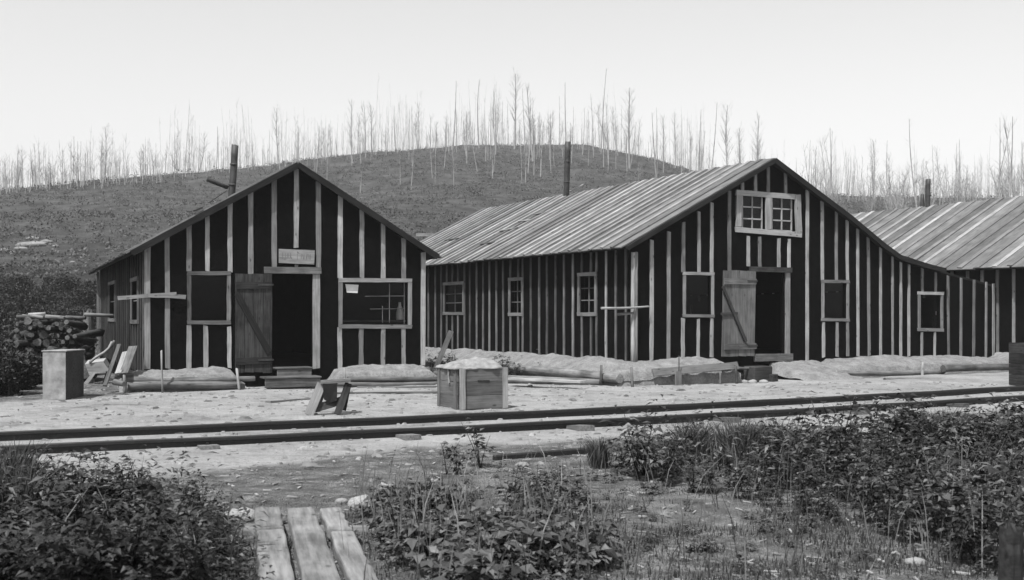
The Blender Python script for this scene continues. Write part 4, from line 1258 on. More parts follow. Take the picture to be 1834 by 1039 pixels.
if bp:
    o = link('boulder', rock_me[1].copy()); o.data.materials.clear(); o.data.materials.append(M['boulder']); o.location = bp; s_ = bp.y / F
    o.scale = (30 * s_, 24 * s_, 13 * s_); tag(o, 'large pale boulder on the brushy slope left of the shack', 'boulder')
    for k, (px, py, w_, h_) in enumerate(((38, 446, 13, 7), (84, 434, 12, 8), (22, 452, 9, 5), (60, 428, 14, 7), (100, 441, 7, 4), (8, 448, 10, 6), (130, 470, 6, 4))):
        q = hill_hit(px, py)
        if q is None: continue
        b = link('boulder', rock_me[k % 4].copy()); b.data.materials.clear(); b.data.materials.append(M['boulder']); b.location = q; s_ = q.y / F; b.scale = (w_ * s_, w_ * .8 * s_, h_ * s_); b.rotation_euler = (0, 0, k * 1.1)
        tag(b, 'smaller pale rock near the large boulder on the slope', 'rock', 'pale rocks near the boulder')

# ------------------------------------------------------------------ vegetation
def leaf_arrays(cent, d, nrm, L, Wd, droop, val):
    """many leaves at once: base point, direction, normal, length, width -> 6 verts / 4 quads-tris each"""
    cent = np.asarray(cent); d = np.asarray(d); nrm = np.asarray(nrm)
    side = np.cross(d, nrm); side /= np.linalg.norm(side, axis=1, keepdims=True) + 1e-9
    L = np.asarray(L)[:, None]; Wd = np.asarray(Wd)[:, None]; dr = np.asarray(droop)[:, None]
    m = cent + d * L * .45; tip = cent + d * L - nrm * L * dr
    a = m + side * Wd * .5 + nrm * Wd * .12; b = m - side * Wd * .5 + nrm * Wd * .12
    n = len(cent)
    V = np.stack([cent, a, tip, b, m], 1).reshape(-1, 3)
    k = np.arange(n)[:, None] * 5
    T = np.concatenate([k + np.array([[0, 1, 4]]), k + np.array([[1, 2, 4]]), k + np.array([[2, 3, 4]]), k + np.array([[3, 0, 4]])], 0)
    return V, T, np.repeat(val, 5)
def unit(a): return a / (np.linalg.norm(a, axis=-1, keepdims=True) + 1e-9)
def weed_meshes(seed, stems, h, leaf, n_leaf, spread, lm='leaf', nar=None):
    g = np.random.default_rng(seed)
    sv, sf = [], []; C_, D_, N_, L_, W_, Dr, Va = [], [], [], [], [], [], []
    for s in range(stems):
        ang = g.uniform(0, 6.28); lean = g.uniform(.1, .55) * spread
        base = np.array([g.normal(0, .002), g.normal(0, .002), -.03]); hh = h * g.uniform(.6, 1.05)
        pts = []
        for i in range(5):
            u = i / 4; pts.append(base + np.array([math.cos(ang) * lean * u ** 1.4 * hh, math.sin(ang) * lean * u ** 1.4 * hh, hh * u * (1 - .12 * lean * u)]))
        for i in range(4):
            k = len(sv); r0 = .006 * (1 - i / 5); p, q = pts[i], pts[i + 1]
            for pp in (p, q):
                for j in range(3): sv.append(tuple(pp + np.array([math.cos(j * 2.09) * r0, math.sin(j * 2.09) * r0, 0])))
            for j in range(3): sf.append((k + j, k + (j + 1) % 3, k + 3 + (j + 1) % 3, k + 3 + j))
        for i in range(n_leaf):
            u = g.uniform(.18, 1.0) ** .8; idx = min(int(u * 4), 3); fr_ = u * 4 - idx
            p = pts[idx] * (1 - fr_) + pts[idx + 1] * fr_
            a2 = g.uniform(0, 6.28); el_ = g.uniform(-.25, .55)
            d = np.array([math.cos(a2) * math.cos(el_), math.sin(a2) * math.cos(el_), math.sin(el_)])
            pet = leaf * g.uniform(.3, 1.3)
            c = p + d * pet
            for da in (-.95, 0, .95) if g.random() < .6 and not nar else (0,):
                d2 = np.array([math.cos(a2 + da) * math.cos(el_), math.sin(a2 + da) * math.cos(el_), math.sin(el_) - abs(da) * .1])
                C_.append(c); D_.append(d2); N_.append(np.array([g.normal(0, .3), g.normal(0, .3), 1.0])); l = leaf * g.uniform(.7, 1.25)
                L_.append(l); W_.append(l * (nar or g.uniform(.5, .75))); Dr.append(g.uniform(.05, .5)); Va.append(np.clip(g.normal(.38, .3), 0, 1))
    D_ = unit(np.array(D_)); N_ = np.array(N_); N_ = unit(N_ - D_ * np.sum(N_ * D_, 1, keepdims=True))
    V, T, val = leaf_arrays(np.array(C_), D_, N_, L_, W_, Dr, np.array(Va))
    me = big_mesh('leaves', V, T, 3, False, {'v': val}); me.materials.append(M[lm])
    st_ = pydata('stems', sv, sf); st_.materials.append(M['leafdark'])
    return st_, me
WEEDS = [weed_meshes(s, 5, .34 + .05 * s, .042 + .005 * s, 12 - s // 2, 1.0) for s in range(6)]
WDARK = [weed_meshes(50 + s, 5, .34 + .05 * s, .042 + .005 * s, 12 - s // 2, 1.0, 'weeddark') for s in range(6)]
WTALL = [weed_meshes(80 + s, 2, .62, .085, 16, .5, 'weeddark' if s % 2 else 'leaf', .28) for s in range(5)]
WLOW = [weed_meshes(20 + s, 6, .20, .055, 6, 1.6) for s in range(5)]
def hvar(x, y): return .62 + .9 * float(np.clip(.5 + 1.3 * fbm(x * 1.1 + 3, y * 1.1, 3), 0, 1))
def grass_mesh(seed, n, h, rad, mat, w=.006):
    g = np.random.default_rng(seed)
    V = []; T = []; val = []
    for i in range(n):
        a = g.uniform(0, 6.28); r_ = rad * math.sqrt(g.random()); b = np.array([math.cos(a) * r_, math.sin(a) * r_, -.02]); hh = h * g.uniform(.5, 1.1)
        ln = np.array([g.normal(0, .3), g.normal(0, .3), 0]) * hh; sd = np.array([math.cos(a + 1.3), math.sin(a + 1.3), 0]) * w * g.uniform(.6, 1.3)
        k = len(V); mid = b + ln * .35 + np.array([0, 0, hh * .6]); tip = b + ln + np.array([0, 0, hh])
        V += [b - sd, b + sd, mid + sd * .7, mid - sd * .7, tip]; T += [(k, k + 1, k + 2), (k, k + 2, k + 3), (k + 3, k + 2, k + 4)]
        val += [np.clip(g.normal(.45, .25), 0, 1)] * 5
    me = big_mesh('blades', np.array(V), np.array(T), 3, False, {'v': np.array(val)}); me.materials.append(mat); return me
GRASS = [grass_mesh(40 + s, 90, .44, .12, M['grass'], .008) for s in range(3)]

def inpoly(x, y, poly):
    c = False; n = len(poly); j = n - 1
    for i in range(n):
        if (poly[i][1] > y) != (poly[j][1] > y) and x < (poly[j][0] - poly[i][0]) * (y - poly[i][1]) / (poly[j][1] - poly[i][1]) + poly[i][0]: c = not c
        j = i
    return c
def wpoly(pp): return [tuple(gp(x, y)[:2]) for x, y in pp]
P_RIGHT = wpoly([(1085, 838), (1180, 828), (1330, 822), (1450, 815), (1540, 814), (1640, 800), (1760, 800), (1960, 805), (1990, 1045), (1800, 1030), (1640, 985), (1500, 935), (1350, 908), (1230, 890), (1150, 872)])
P_LEFT = wpoly([(-120, 900), (20, 905), (150, 905), (300, 912), (400, 925), (432, 985), (440, 1120), (-160, 1120)])
P_MID = wpoly([(650, 935), (720, 905), (800, 905), (880, 950), (1010, 960), (1075, 975), (1070, 1030), (960, 1110), (760, 1110), (700, 1000)])
P_MID2 = wpoly([(930, 880), (985, 862), (1040, 890), (1070, 950), (1000, 960), (900, 930)])
P_FRINGE = wpoly([(620, 900), (900, 850), (1080, 850), (1240, 900), (1500, 940), (1834, 1000), (1834, 1110), (600, 1110)])
def scatter_poly(poly, n, rnd, dmin=.0):
    xs = [p[0] for p in poly]; ys = [p[1] for p in poly]; out_ = []
    tries = 0
    while len(out_) < n and tries < n * 60:
        tries += 1
        x = rnd.uniform(min(xs), max(xs)); y = rnd.uniform(min(ys), max(ys))
        if not inpoly(x, y, poly): continue
        if dmin and any((x - a) ** 2 + (y - b) ** 2 < dmin ** 2 for a, b in out_): continue
        out_.append((x, y))
    return out_
def place_weed(x, y, s, lib, label, group, rnd, name='weed'):
    st_, lv = lib[rnd.randrange(len(lib))]
    o = link(name, st_); o.location = (x, y, tz(x, y)); o.rotation_euler = (rnd.uniform(-.12, .12), rnd.uniform(-.12, .12), rnd.uniform(0, 6.28)); o.scale = (s * rnd.uniform(.9, 1.1),) * 2 + (s,)
    c = link('leaves', lv, o); tag(o, label, 'weed', group); return o
JOIN = []
def join_weed(x, y, s, lib, rnd):
    st_, lv = lib[rnd.randrange(len(lib))]
    n = len(lv.vertices); co = np.empty(n * 3, np.float32); lv.vertices.foreach_get('co', co); co = co.reshape(-1, 3)
    val = np.empty(n, np.float32); lv.attributes['v'].data.foreach_get('value', val)
    ti = np.empty(len(lv.polygons) * 3, np.int32); lv.loops.foreach_get('vertex_index', ti)
    a = rnd.uniform(0, 6.28); ca, sa = math.cos(a), math.sin(a)
    w = np.stack([co[:, 0] * ca - co[:, 1] * sa, co[:, 0] * sa + co[:, 1] * ca, co[:, 2]], 1) * s + np.array([x, y, tz(x, y)])
    JOIN.append((w, ti.reshape(-1, 3), np.clip(val * rnd.uniform(.7, 1.15), 0, 1), 1 if lv.materials[0] == M['weeddark'] else 0))
rn = random.Random(31)
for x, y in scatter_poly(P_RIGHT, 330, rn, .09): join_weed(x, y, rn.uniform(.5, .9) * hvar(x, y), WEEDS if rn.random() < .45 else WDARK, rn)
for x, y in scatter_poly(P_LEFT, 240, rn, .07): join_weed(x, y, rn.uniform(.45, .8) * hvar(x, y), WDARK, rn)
for x, y in scatter_poly(P_MID, 70, rn, .08): join_weed(x, y, rn.uniform(.6, 1.2) * hvar(x, y), WLOW, rn)
for x, y in scatter_poly(P_MID2, 30, rn, .08): join_weed(x, y, rn.uniform(.6, 1.1), WLOW, rn)
for x, y in scatter_poly(P_FRINGE, 150, rn, .1):
    if rn.random() < .55: join_weed(x, y, rn.uniform(.25, .6), WLOW, rn)
for x, y in scatter_poly(P_RIGHT, 60, rn, .2): join_weed(x, y, rn.uniform(.7, 1.2), WTALL, rn)
for x, y in scatter_poly(P_LEFT, 50, rn, .2): join_weed(x, y, rn.uniform(.6, 1.0), WTALL, rn)
off_ = 0; Vs = []; Ts = []; As = []; Ms = []
for w_, t_, v_, k_ in JOIN:
    Vs.append(w_); Ts.append(t_ + off_); As.append(v_); off_ += len(w_); Ms.append(np.full(len(t_), k_, np.int32))
o = link('undergrowth', big_mesh('undergrowth', np.concatenate(Vs), np.concatenate(Ts), 3, False, {'v': np.concatenate(As)}), None, [M['leaf'], M['weeddark']])
o.data.polygons.foreach_set('material_index', np.concatenate(Ms))
tag(o, 'tangled leafy undergrowth filling the foreground weed patches', 'undergrowth', kind='stuff')
for x, y in scatter_poly(P_RIGHT, 115, rn, .2):
    place_weed(x, y, rn.uniform(.6, 1.0) * hvar(x, y), WEEDS if rn.random() < .6 else WDARK, 'broad-leaved weed in the dense patch before the lean-to', 'weeds in the right foreground patch', rn)
for x, y in scatter_poly(P_LEFT, 75, rn, .2):
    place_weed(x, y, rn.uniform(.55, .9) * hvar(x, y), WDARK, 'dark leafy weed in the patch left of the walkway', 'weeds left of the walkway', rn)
for x, y in scatter_poly(P_MID, 40, rn, .18):
    place_weed(x, y, rn.uniform(.7, 1.15), WLOW, 'low leafy weed in the patch right of the walkway', 'weeds right of the walkway', rn)
for (px, py, s, lb) in ((800, 858, .75, 'small leafy weed clump beside the short old rail'), (818, 860, .6, 'low leafy weed below the bushier clump by the old rail'), (860, 842, .9, 'bushy weed at the end of the short old rail'),
                        (1430, 835, 1.25, 'tall bushy weed standing above the right weed patch'), (1455, 838, 1.2, 'tall leafy weed joined to the bushiest plant of the right patch')):
    p = gp(px, py); place_weed(p.x, p.y, s, WEEDS, lb, 'separate weed clumps', rn)
# weeds by the bunkhouse side bank
for k in range(28):
    px = rn.uniform(885, 1000); t = (px - 885) / 115
    p = gp(px, 672 - 0 * t + rn.uniform(-4, 8)); p.y += rn.uniform(0, .8)
    place_weed(p.x, p.y, rn.uniform(.7, 1.2), WDARK, 'dark weed at the foot of the bunkhouse side bank', 'weeds at the bunkhouse side bank', rn)
for k in range(12):
    px = rn.uniform(768, 812); p = gp(px, 668 + rn.uniform(-4, 3)); p.y += rn.uniform(0, 1.0)
    place_weed(p.x, p.y, rn.uniform(.7, 1.1), WDARK, 'dark weed growing between the shack and the bunkhouse', 'weeds between the buildings', rn)
# tall grass tufts
def tuft(px, py, s, lb, gr):
    p = gp(px, py); me = GRASS[rn.randrange(3)]; o = link('grass_tuft', me); o.location = (p.x, p.y, tz(p.x, p.y)); o.scale = (s, s, s); o.rotation_euler = (0, 0, rn.uniform(0, 6)); tag(o, lb, 'grass', gr)
for k in range(22): tuft(rn.uniform(-50, 38), rn.uniform(880, 960), rn.uniform(.8, 1.15), 'tall dark grass tuft left of the left weed patch', 'tall grass at the left edge')
for k in range(26): tuft(rn.uniform(1300, 1405), rn.uniform(818, 845), rn.uniform(.75, 1.05), 'tall dark grass tuft among the right weed patch', 'tall grass in the right patch')
for k in range(22): tuft(rn.uniform(1640, 1760), rn.uniform(795, 825), rn.uniform(.7, 1.0), 'tall dark grass at the track side of the right patch', 'tall grass near the rails')
for k in range(8): tuft(rn.uniform(1225, 1270), rn.uniform(815, 835), rn.uniform(.7, 1.0), 'grass spikes at the back of the right patch', 'grass spikes in the right patch')
for k in range(4): tuft(rn.uniform(1055, 1082), rn.uniform(833, 842), rn.uniform(.55, .75), 'small upright grass tuft beside the short old rail', 'grass tufts by the old rail')

# short grass and litter over the foreground soil: nobody could count it
def blades_field(n, seed, dens, hrange, mat, name, label, w=.004, lean=.45, xr=(-6, 8), yr=(4.2, 13.5), flat=False):
    g = np.random.default_rng(seed)
    X = g.uniform(*xr, n); Y = g.uniform(*yr, n)
    keep = g.random(n) < dens(X, Y); keep &= np.abs(X) < Y * .55 + .5
    X, Y = X[keep], Y[keep]; n = len(X); Z = terrain(X, Y)
    hh = g.uniform(hrange[0], hrange[1], n) * g.uniform(.5, 1, n) * np.clip((9.2 - Y + .25 * X) / 2.2, .25, 1)
    a = g.uniform(0, 6.28, n)
    b = np.stack([X, Y, Z - .006], 1)
    if flat:
        d = np.stack([np.cos(a), np.sin(a), g.uniform(-.05, .2, n)], 1) * hh[:, None]; b[:, 2] += .012
    else:
        d = np.stack([np.cos(a) * lean * g.random(n), np.sin(a) * lean * g.random(n), np.ones(n)], 1) * hh[:, None]
    sa = a + 1.57; sd = np.stack([np.cos(sa), np.sin(sa), np.zeros(n)], 1) * (w * g.uniform(.5, 1.5, n))[:, None]
    V = np.stack([b - sd, b + sd, b + d * .6 + sd * .7, b + d], 1).reshape(-1, 3); k = np.arange(n)[:, None] * 4
    T = np.concatenate([k + np.array([[0, 1, 2]]), k + np.array([[0, 2, 3]])], 0)
    o = link(name, big_mesh(name, V, T, 3, False, {'v': np.repeat(g.random(n), 4)}), None, mat); tag(o, label, name.replace('_', ' '), kind='stuff'); return o
soilf = lambda X, Y: soil_mask(X, Y) * np.clip(.35 + fbm(X / .5, Y / .5, 3) * 1.6, .03, 1) * np.where((X > -2.6 + .0 * Y) | (Y < 8), 1, .4)
blades_field(330000, 3, soilf, (.02, .075), M['grass'], 'short_grass', 'short dark grass over the foreground soil')
blades_field(190000, 4, lambda X, Y: soilf(X, Y) * .7, (.02, .07), M['drygrass'], 'dry_grass', 'dry pale grass and chaff on the foreground soil', .004, .45, flat=True)
# bark chips / twigs
def chips(n, seed):
    g = np.random.default_rng(seed); V = []; T = []; c = 0
    for i in range(n):
        X = g.uniform(-5, 7); Y = g.uniform(4.5, 14)
        if abs(X) > Y * .52 or g.random() > .15 + .8 * float(soil_mask(X, Y)): continue
        z = tz(X, Y); L = g.uniform(.012, .05); w = g.uniform(.003, .009); a = g.uniform(0, 6.28); h_ = g.uniform(.003, .010)
        ca, sa = math.cos(a), math.sin(a)
        for dx, dy, dz in ((-L, -w, 0), (L, -w, .0), (L, w, 0), (-L, w, 0), (-L, -w, h_), (L, -w, h_ * 1.4), (L, w, h_), (-L, w, h_)):
            V.append((X + ca * dx - sa * dy, Y + sa * dx + ca * dy, z + .004 + dz))
        for q in ((4, 5, 6, 7), (0, 1, 5, 4), (1, 2, 6, 5), (2, 3, 7, 6), (3, 0, 4, 7)): T.append([c + i_ for i_ in q])
        c += 8
    o = link('wood_litter', big_mesh('wood_litter', np.array(V), np.array(T), 4), None, M['litter']); tag(o, 'scattered bark chips and twigs on the foreground soil', 'litter', kind='stuff')
chips(2600, 8)
def yard_bits(n, seed):
    g = np.random.default_rng(seed); V = []; T = []; c = 0
    for i in range(n):
        X = g.uniform(-9, 12); Y = g.uniform(10, 23)
        if abs(X) > Y * .52: continue
        z = tz(X, Y); r = g.uniform(.008, .028) * (1.6 if g.random() < .06 else 1); e = g.uniform(1, 3.2); a = g.uniform(0, 6.28); ca, sa = math.cos(a), math.sin(a)
        for (dx, dy, dz) in ((-e, -1, 0), (e, -1, 0), (e * .9, 1, 0), (-e, .8, 0), (-e * .6, -.5, 1), (e * .5, -.6, .9), (e * .6, .5, .7), (-e * .5, .6, .8)):
            dx *= r; dy *= r; dz *= r
            V.append((X + ca * dx - sa * dy, Y + sa * dx + ca * dy, z - .002 + dz))
        for q in ((4, 5, 6, 7), (0, 1, 5, 4), (1, 2, 6, 5), (2, 3, 7, 6), (3, 0, 4, 7)): T.append([c + k for k in q])
        c += 8
    o = link('yard_rubble', big_mesh('yard_rubble', np.array(V), np.array(T), 4), None, M['rubble']); tag(o, 'small stones and bark bits strewn over the sandy yard', 'rubble', kind='stuff')
yard_bits(2600, 5)
def stalks(n, seed):
    g = random.Random(seed); V = []; T = []; va = []
    for poly, m_ in ((P_RIGHT, n), (P_LEFT, n // 7), (P_MID, n // 3), (P_FRINGE, n // 3)):
        for x, y in scatter_poly(poly, m_, g):
            z = tz(x, y); h_ = g.uniform(.15, .5); lx, ly = g.gauss(0, .25) * h_, g.gauss(0, .25) * h_; w = g.uniform(.0015, .004); a = g.uniform(0, 3.14); sx, sy = math.cos(a) * w, math.sin(a) * w
            k = len(V); V += [(x - sx, y - sy, z - .02), (x + sx, y + sy, z - .02), (x + lx * .4 + sx, y + ly * .4 + sy, z + h_ * .6), (x + lx * .4 - sx, y + ly * .4 - sy, z + h_ * .6), (x + lx, y + ly, z + h_)]
            T += [(k, k + 1, k + 2), (k, k + 2, k + 3), (k + 3, k + 2, k + 4)]; va += [g.random()] * 5
    o = link('dry_stalks', big_mesh('dry_stalks', np.array(V), np.array(T), 3, False, {'v': np.array(va)}), None, M['drygrass']); tag(o, 'thin dry stalks standing among the foreground weeds', 'stalks', kind='stuff')
stalks(900, 6)

# ---- shrubs at the foot of the hill
def shrub_mesh(seed, n, rx, rz, leaf):
    g = np.random.default_rng(seed)
    nc = 16; cc = unit(g.normal(size=(nc, 3))) * g.uniform(.35, .95, (nc, 1)) * np.array([rx, rx, rz]) + np.array([0, 0, rz * .95])
    cc[:, 2] = np.abs(cc[:, 2])
    which = g.integers(0, nc, n); p = cc[which] + unit(g.normal(size=(n, 3))) * (g.random((n, 1)) ** .5) * rx * .36
    p[:, 2] = np.maximum(p[:, 2], .05)
    d = unit(g.normal(size=(n, 3)) + np.array([0, 0, .3])); nn = g.normal(size=(n, 3)) + np.array([0, 0, .8]); nn = unit(nn - d * np.sum(nn * d, 1, keepdims=True))
    L = leaf * g.uniform(.6, 1.3, n)
    V, T, val = leaf_arrays(p, d, nn, L, L * .6, g.uniform(0, .4, n), np.clip(g.normal(.4, .25, n), 0, 1))
    return big_mesh('foliage', V, T, 3, False, {'v': val})
def stem_mesh(seed, h, k=6, r=.03):
    g = random.Random(seed); v = []; f = []
    for s in range(k):
        a = g.uniform(0, 6.28); p0 = Vector((g.uniform(-.1, .1), g.uniform(-.1, .1), -.1)); p1 = Vector((math.cos(a) * h * .45, math.sin(a) * h * .45, h * g.uniform(.8, 1.2)))
        for i in range(3):
            c = p0.lerp(p1, i / 2); q = r * (1 - i * .4)
            for j in range(4): v.append((c.x + math.cos(j * 1.57) * q, c.y + math.sin(j * 1.57) * q, c.z))
        b = s * 12
        for i in range(2):
            for j in range(4): f.append((b + i * 4 + j, b + i * 4 + (j + 1) % 4, b + i * 4 + 4 + (j + 1) % 4, b + i * 4 + 4 + j))
    return pydata('stems', v, f)
SHR = []
for s in range(4):
    me = shrub_mesh(60 + s, 2600, 1.0, .8, .14); me.materials.append(M['leafdark']); st_ = stem_mesh(s, 1.0); st_.materials.append(M['darkwood']); SHR.append((st_, me))
def shrub(x, y, s, label, group, name='shrub'):
    st_, lv = SHR[rn.randrange(4)]
    o = link(name, st_); o.location = (x, y, tz(x, y) - .05); o.scale = (s, s, s * rn.uniform(.85, 1.2)); o.rotation_euler = (0, 0, rn.uniform(0, 6.28)); link('foliage', lv, o); tag(o, label, 'shrub', group)
for k in range(95):
    Y = rn.uniform(24, 66); px = rn.uniform(-120, 172); X = (px - CX) / F * Y
    shrub(X, Y, rn.uniform(.55, .95) * (Y / 42) ** .4, 'dark shrub at the foot of the slope left of the shack', 'dark shrubs left of the shack')
for k in range(34):
    Y = rn.uniform(18.6, 26); px = rn.uniform(-90, 66); X = (px - CX) / F * Y
    shrub(X, Y, rn.uniform(.35, .6), 'low dark bush around the woodpile', 'low bushes around the woodpile')
# ---- brush covering the cut-over hillside
def hill_brush(n, seed):
    g = np.random.default_rng(seed)
    X = []; Y = []
    Yt = 44 + 235 * g.random(n * 2) ** .8; th = g.uniform(-.56, .56, n * 2); Xt = th * Yt
    Xt, Yt = Xt[:n], Yt[:n]
    Z = terrain(Xt, Yt)
    dens = vnoise(Xt / 9., Yt / 9.); keep = g.random(n) < .25 + dens; Xt, Yt, Z = Xt[keep], Yt[keep], Z[keep]; n = len(Xt)
    q = 10
    base = np.repeat(np.stack([Xt, Yt, Z], 1), q, 0); size = np.repeat(g.uniform(.25, .8, n), q)
    off = unit(g.normal(size=(n * q, 3))) * g.random((n * q, 1)) ** .4; off[:, 2] = np.abs(off[:, 2])
    p = base + off * size[:, None] * np.array([.9, .9, .75])
    d = unit(g.normal(size=(n * q, 3)) + np.array([0, 0, .5])); nn = g.normal(size=(n * q, 3)) + np.array([0, -.4, .8]); nn = unit(nn - d * np.sum(nn * d, 1, keepdims=True))
    L = size * g.uniform(.2, .5, n * q)
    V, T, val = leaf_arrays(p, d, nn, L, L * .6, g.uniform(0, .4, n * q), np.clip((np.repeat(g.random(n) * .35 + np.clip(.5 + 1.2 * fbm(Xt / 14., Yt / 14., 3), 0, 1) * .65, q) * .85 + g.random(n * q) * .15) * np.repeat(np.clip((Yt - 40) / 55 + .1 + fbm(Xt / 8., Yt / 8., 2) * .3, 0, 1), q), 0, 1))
    o = link('hillside_brush', big_mesh('hillside_brush', V, T, 3, False, {'v': val}), None, M['brush']); tag(o, 'low brush and slash covering the cut-over hillside', 'brush', kind='stuff')
hill_brush(36000, 77)

# ---- dead and leafless trees
def tree_meshes(seed, style):
    """unit tree about 12 m tall: trunk mesh, branches mesh"""
    g = random.Random(seed); hgt = 12.0
    def tubes(paths, sides):
        v = []; f = []
        for pts, rs in paths:
            b = len(v)
            for p, r_ in zip(pts, rs):
                for j in range(sides): v.append((p.x + math.cos(j * 2 * math.pi / sides) * r_, p.y + math.sin(j * 2 * math.pi / sides) * r_, p.z))
            for i in range(len(pts) - 1):
                for j in range(sides): f.append((b + i * sides + j, b + i * sides + (j + 1) % sides, b + (i + 1) * sides + (j + 1) % sides, b + (i + 1) * sides + j))
        return v, f
    lean = Vector((g.gauss(0, .05), g.gauss(0, .05), 1)); cur = Vector((g.gauss(0, .3), g.gauss(0, .3), 0))
    nseg = 8; pts = [lean * (hgt * i / nseg) + cur * math.sin(2.2 * i / nseg) for i in range(nseg + 1)]
    r0 = g.uniform(.11, .17); rs = [r0 * (1 - .82 * i / nseg) + .01 for i in range(nseg + 1)]
    paths = [(pts, rs)]
    if style == 'fork':
        k = 3; d = Vector((g.choice((-1, 1)) * g.uniform(.25, .4), g.uniform(-.2, .2), 1)).normalized()
        fp = [pts[k] + d * (hgt * .55 * i / 5) + Vector((0, 0, .12 * i)) for i in range(6)]; paths.append((fp, [r0 * .62 * (1 - i / 6.5) for i in range(6)]))
    tv, tf = tubes(paths, 6)
    br = []
    nb = {'pole': 10, 'branchy': 40, 'fork': 20, 'snag': 34}[style]
    for k in range(nb):
        u = g.uniform(.25, .98) if style != 'branchy' else g.uniform(.35, .98)
        idx = min(int(u * nseg), nseg - 1); p = pts[idx].lerp(pts[idx + 1], u * nseg - idx)
        if style == 'fork' and k % 2: p = paths[1][0][g.randrange(1, 5)]
        a = g.uniform(0, 6.28)
        if style == 'snag': L = g.uniform(.3, .9) * (1.3 - u); up = g.uniform(-.2, .2)
        elif style == 'pole': L = g.uniform(.4, 1.3); up = g.uniform(.2, 1.0)
        else: L = g.uniform(1.0, 2.6) * (1.25 - u * .6); up = g.uniform(.7, 1.8)
        d = Vector((math.cos(a), math.sin(a), up)).normalized(); r_ = .035 * (1.25 - u)
        q = [p, p + d * L * .5 + Vector((0, 0, .04)), p + d * L + Vector((g.uniform(-.1, .1), g.uniform(-.1, .1), .25 * L * (.6 if up > 0 else 0)))]
        br.append((q, [r_ + .012, r_ * .7 + .008, .006]))
        if style in ('branchy', 'fork') and L > .9:
            for s in range(2):
                d2 = (d + Vector((g.uniform(-.6, .6), g.uniform(-.6, .6), g.uniform(.1, .6)))).normalized(); p2 = p.lerp(q[2], g.uniform(.4, .8))
                br.append(([p2, p2 + d2 * L * .25, p2 + d2 * L * .5], [.014, .01, .005]))
    bv, bf = tubes(br, 3)
    t = pydata('trunk', tv, tf, True); t.materials.append(M['deadtree']); b = pydata('branches', bv, bf); b.materials.append(M['deadbranch'])
    return t, b
TREES = {}
for st_n, cnt in (('pole', 5), ('branchy', 6), ('fork', 4), ('snag', 2)): TREES[st_n] = [tree_meshes(hash((st_n, i)) % 1 + i * 7 + len(st_n) * 100, st_n) for i in range(cnt)]
PALE = simple('pale_bare_trunk', .15, .30, 1.2, .9, 0)[0]
PALES = {}
def tree(x, y, hm, style, label, group, lean=None):
    t, b = TREES[style][rn.randrange(len(TREES[style]))]
    if 'hill face' in group:
        if t.name not in PALES:
            t2 = t.copy(); t2.materials.clear(); t2.materials.append(PALE); b2 = b.copy(); b2.materials.clear(); b2.materials.append(PALE); PALES[t.name] = (t2, b2)
        t, b = PALES[t.name]
    o = link('dead_tree', t); o.location = (x, y, tz(x, y) - .3); s = hm / 12.0; o.scale = (max(s, .7) * rn.uniform(.55, 1.0),) * 2 + (s,)
    label = label.replace('leafless tree', {'pole': 'bare pole-like tree', 'branchy': 'branchy leafless tree', 'fork': 'forked leafless tree', 'snag': 'stubby snag'}[style]) if group != 'single tall trees on the skyline' else label
    o.rotation_euler = (lean[0] if lean else rn.gauss(0, .025), lean[1] if lean else rn.gauss(0, .03), rn.uniform(0, 6.28)); link('branches', b, o); tag(o, label, 'tree', group); return o
def crest_at(px):
    th = (px - CX) / F; return float(np.interp(th, _cx, _cd))
rn = random.Random(99)
def sty(): return rn.choices(('pole', 'branchy', 'fork'), (4, 6, 2))[0]
# ridge left of the shack roof
for k in range(60):
    px = rn.uniform(-40, 480) if rn.random() < .85 else rn.choice((30, 170, 300, 180)) + rn.gauss(0, 14)
    D = crest_at(px) + rn.uniform(-4, 22); hm = D / F * max(20, rn.gauss(62, 24))
    tree((px - CX) / F * D, D, hm, sty(), 'slender leafless tree on the ridge left of the shack peak', 'leafless trees on the left ridge')
# the round hilltop
for k in range(92):
    px = rn.uniform(470, 1290); D = crest_at(px) + rn.uniform(-6, 26); hm = D / F * max(20, rn.gauss(58, 24))
    tree((px - CX) / F * D, D, hm, sty(), 'slender leafless tree along the round hilltop', 'leafless trees on the round hilltop')
# pale trunks on the face of the hill
for k in range(84):
    px = rn.gauss(930, 170); t_ = rn.uniform(.55, .97); D = Y0H + (crest_at(px) - Y0H) * t_; hm = D / F * max(24, rn.gauss(80, 26))
    tree((px - CX) / F * D, D, hm, rn.choice(('pole', 'pole', 'branchy')), 'pale bare trunk standing on the hill face behind the roofs', 'bare trunks on the hill face')
# behind the right-hand roofs
for k in range(60):
    px = rn.uniform(1280, 1930); D = crest_at(px) + rn.uniform(-50, 12); hm = D / F * max(40, rn.gauss(95, 34))
    tree((px - CX) / F * D, D, hm, sty(), 'hazy leafless tree behind the right-hand roofs', 'leafless trees behind the right roofs')
def special(px, ytop, D, style, label, lean=None):
    x = (px - CX) / F * D; hm = at(px, ytop, D).z - tz(x, D); return tree(x, D, hm, style, label, 'single tall trees on the skyline', lean)
special(1253, 192, 165, 'snag', 'tall straight snag with stubby branches above the long roof')
special(1268, 180, 165, 'pole', 'thin leaning pole tree beside the stubby snag', (0, .09))
special(1090, 180, 200, 'fork', 'forked leafless tree right of the bunkhouse stovepipe')
special(1803, 205, 120, 'fork', 'forked dark tree above the neighbour roof')
special(655, 178, 215, 'fork', 'tall forked tree on the hill right of the shack peak')
special(182, 222, 150, 'branchy', 'bushy leafless tree on the left ridge with a double top')
special(502, 190, 190, 'branchy', 'tall leafless tree on the ridge above the shack peak')
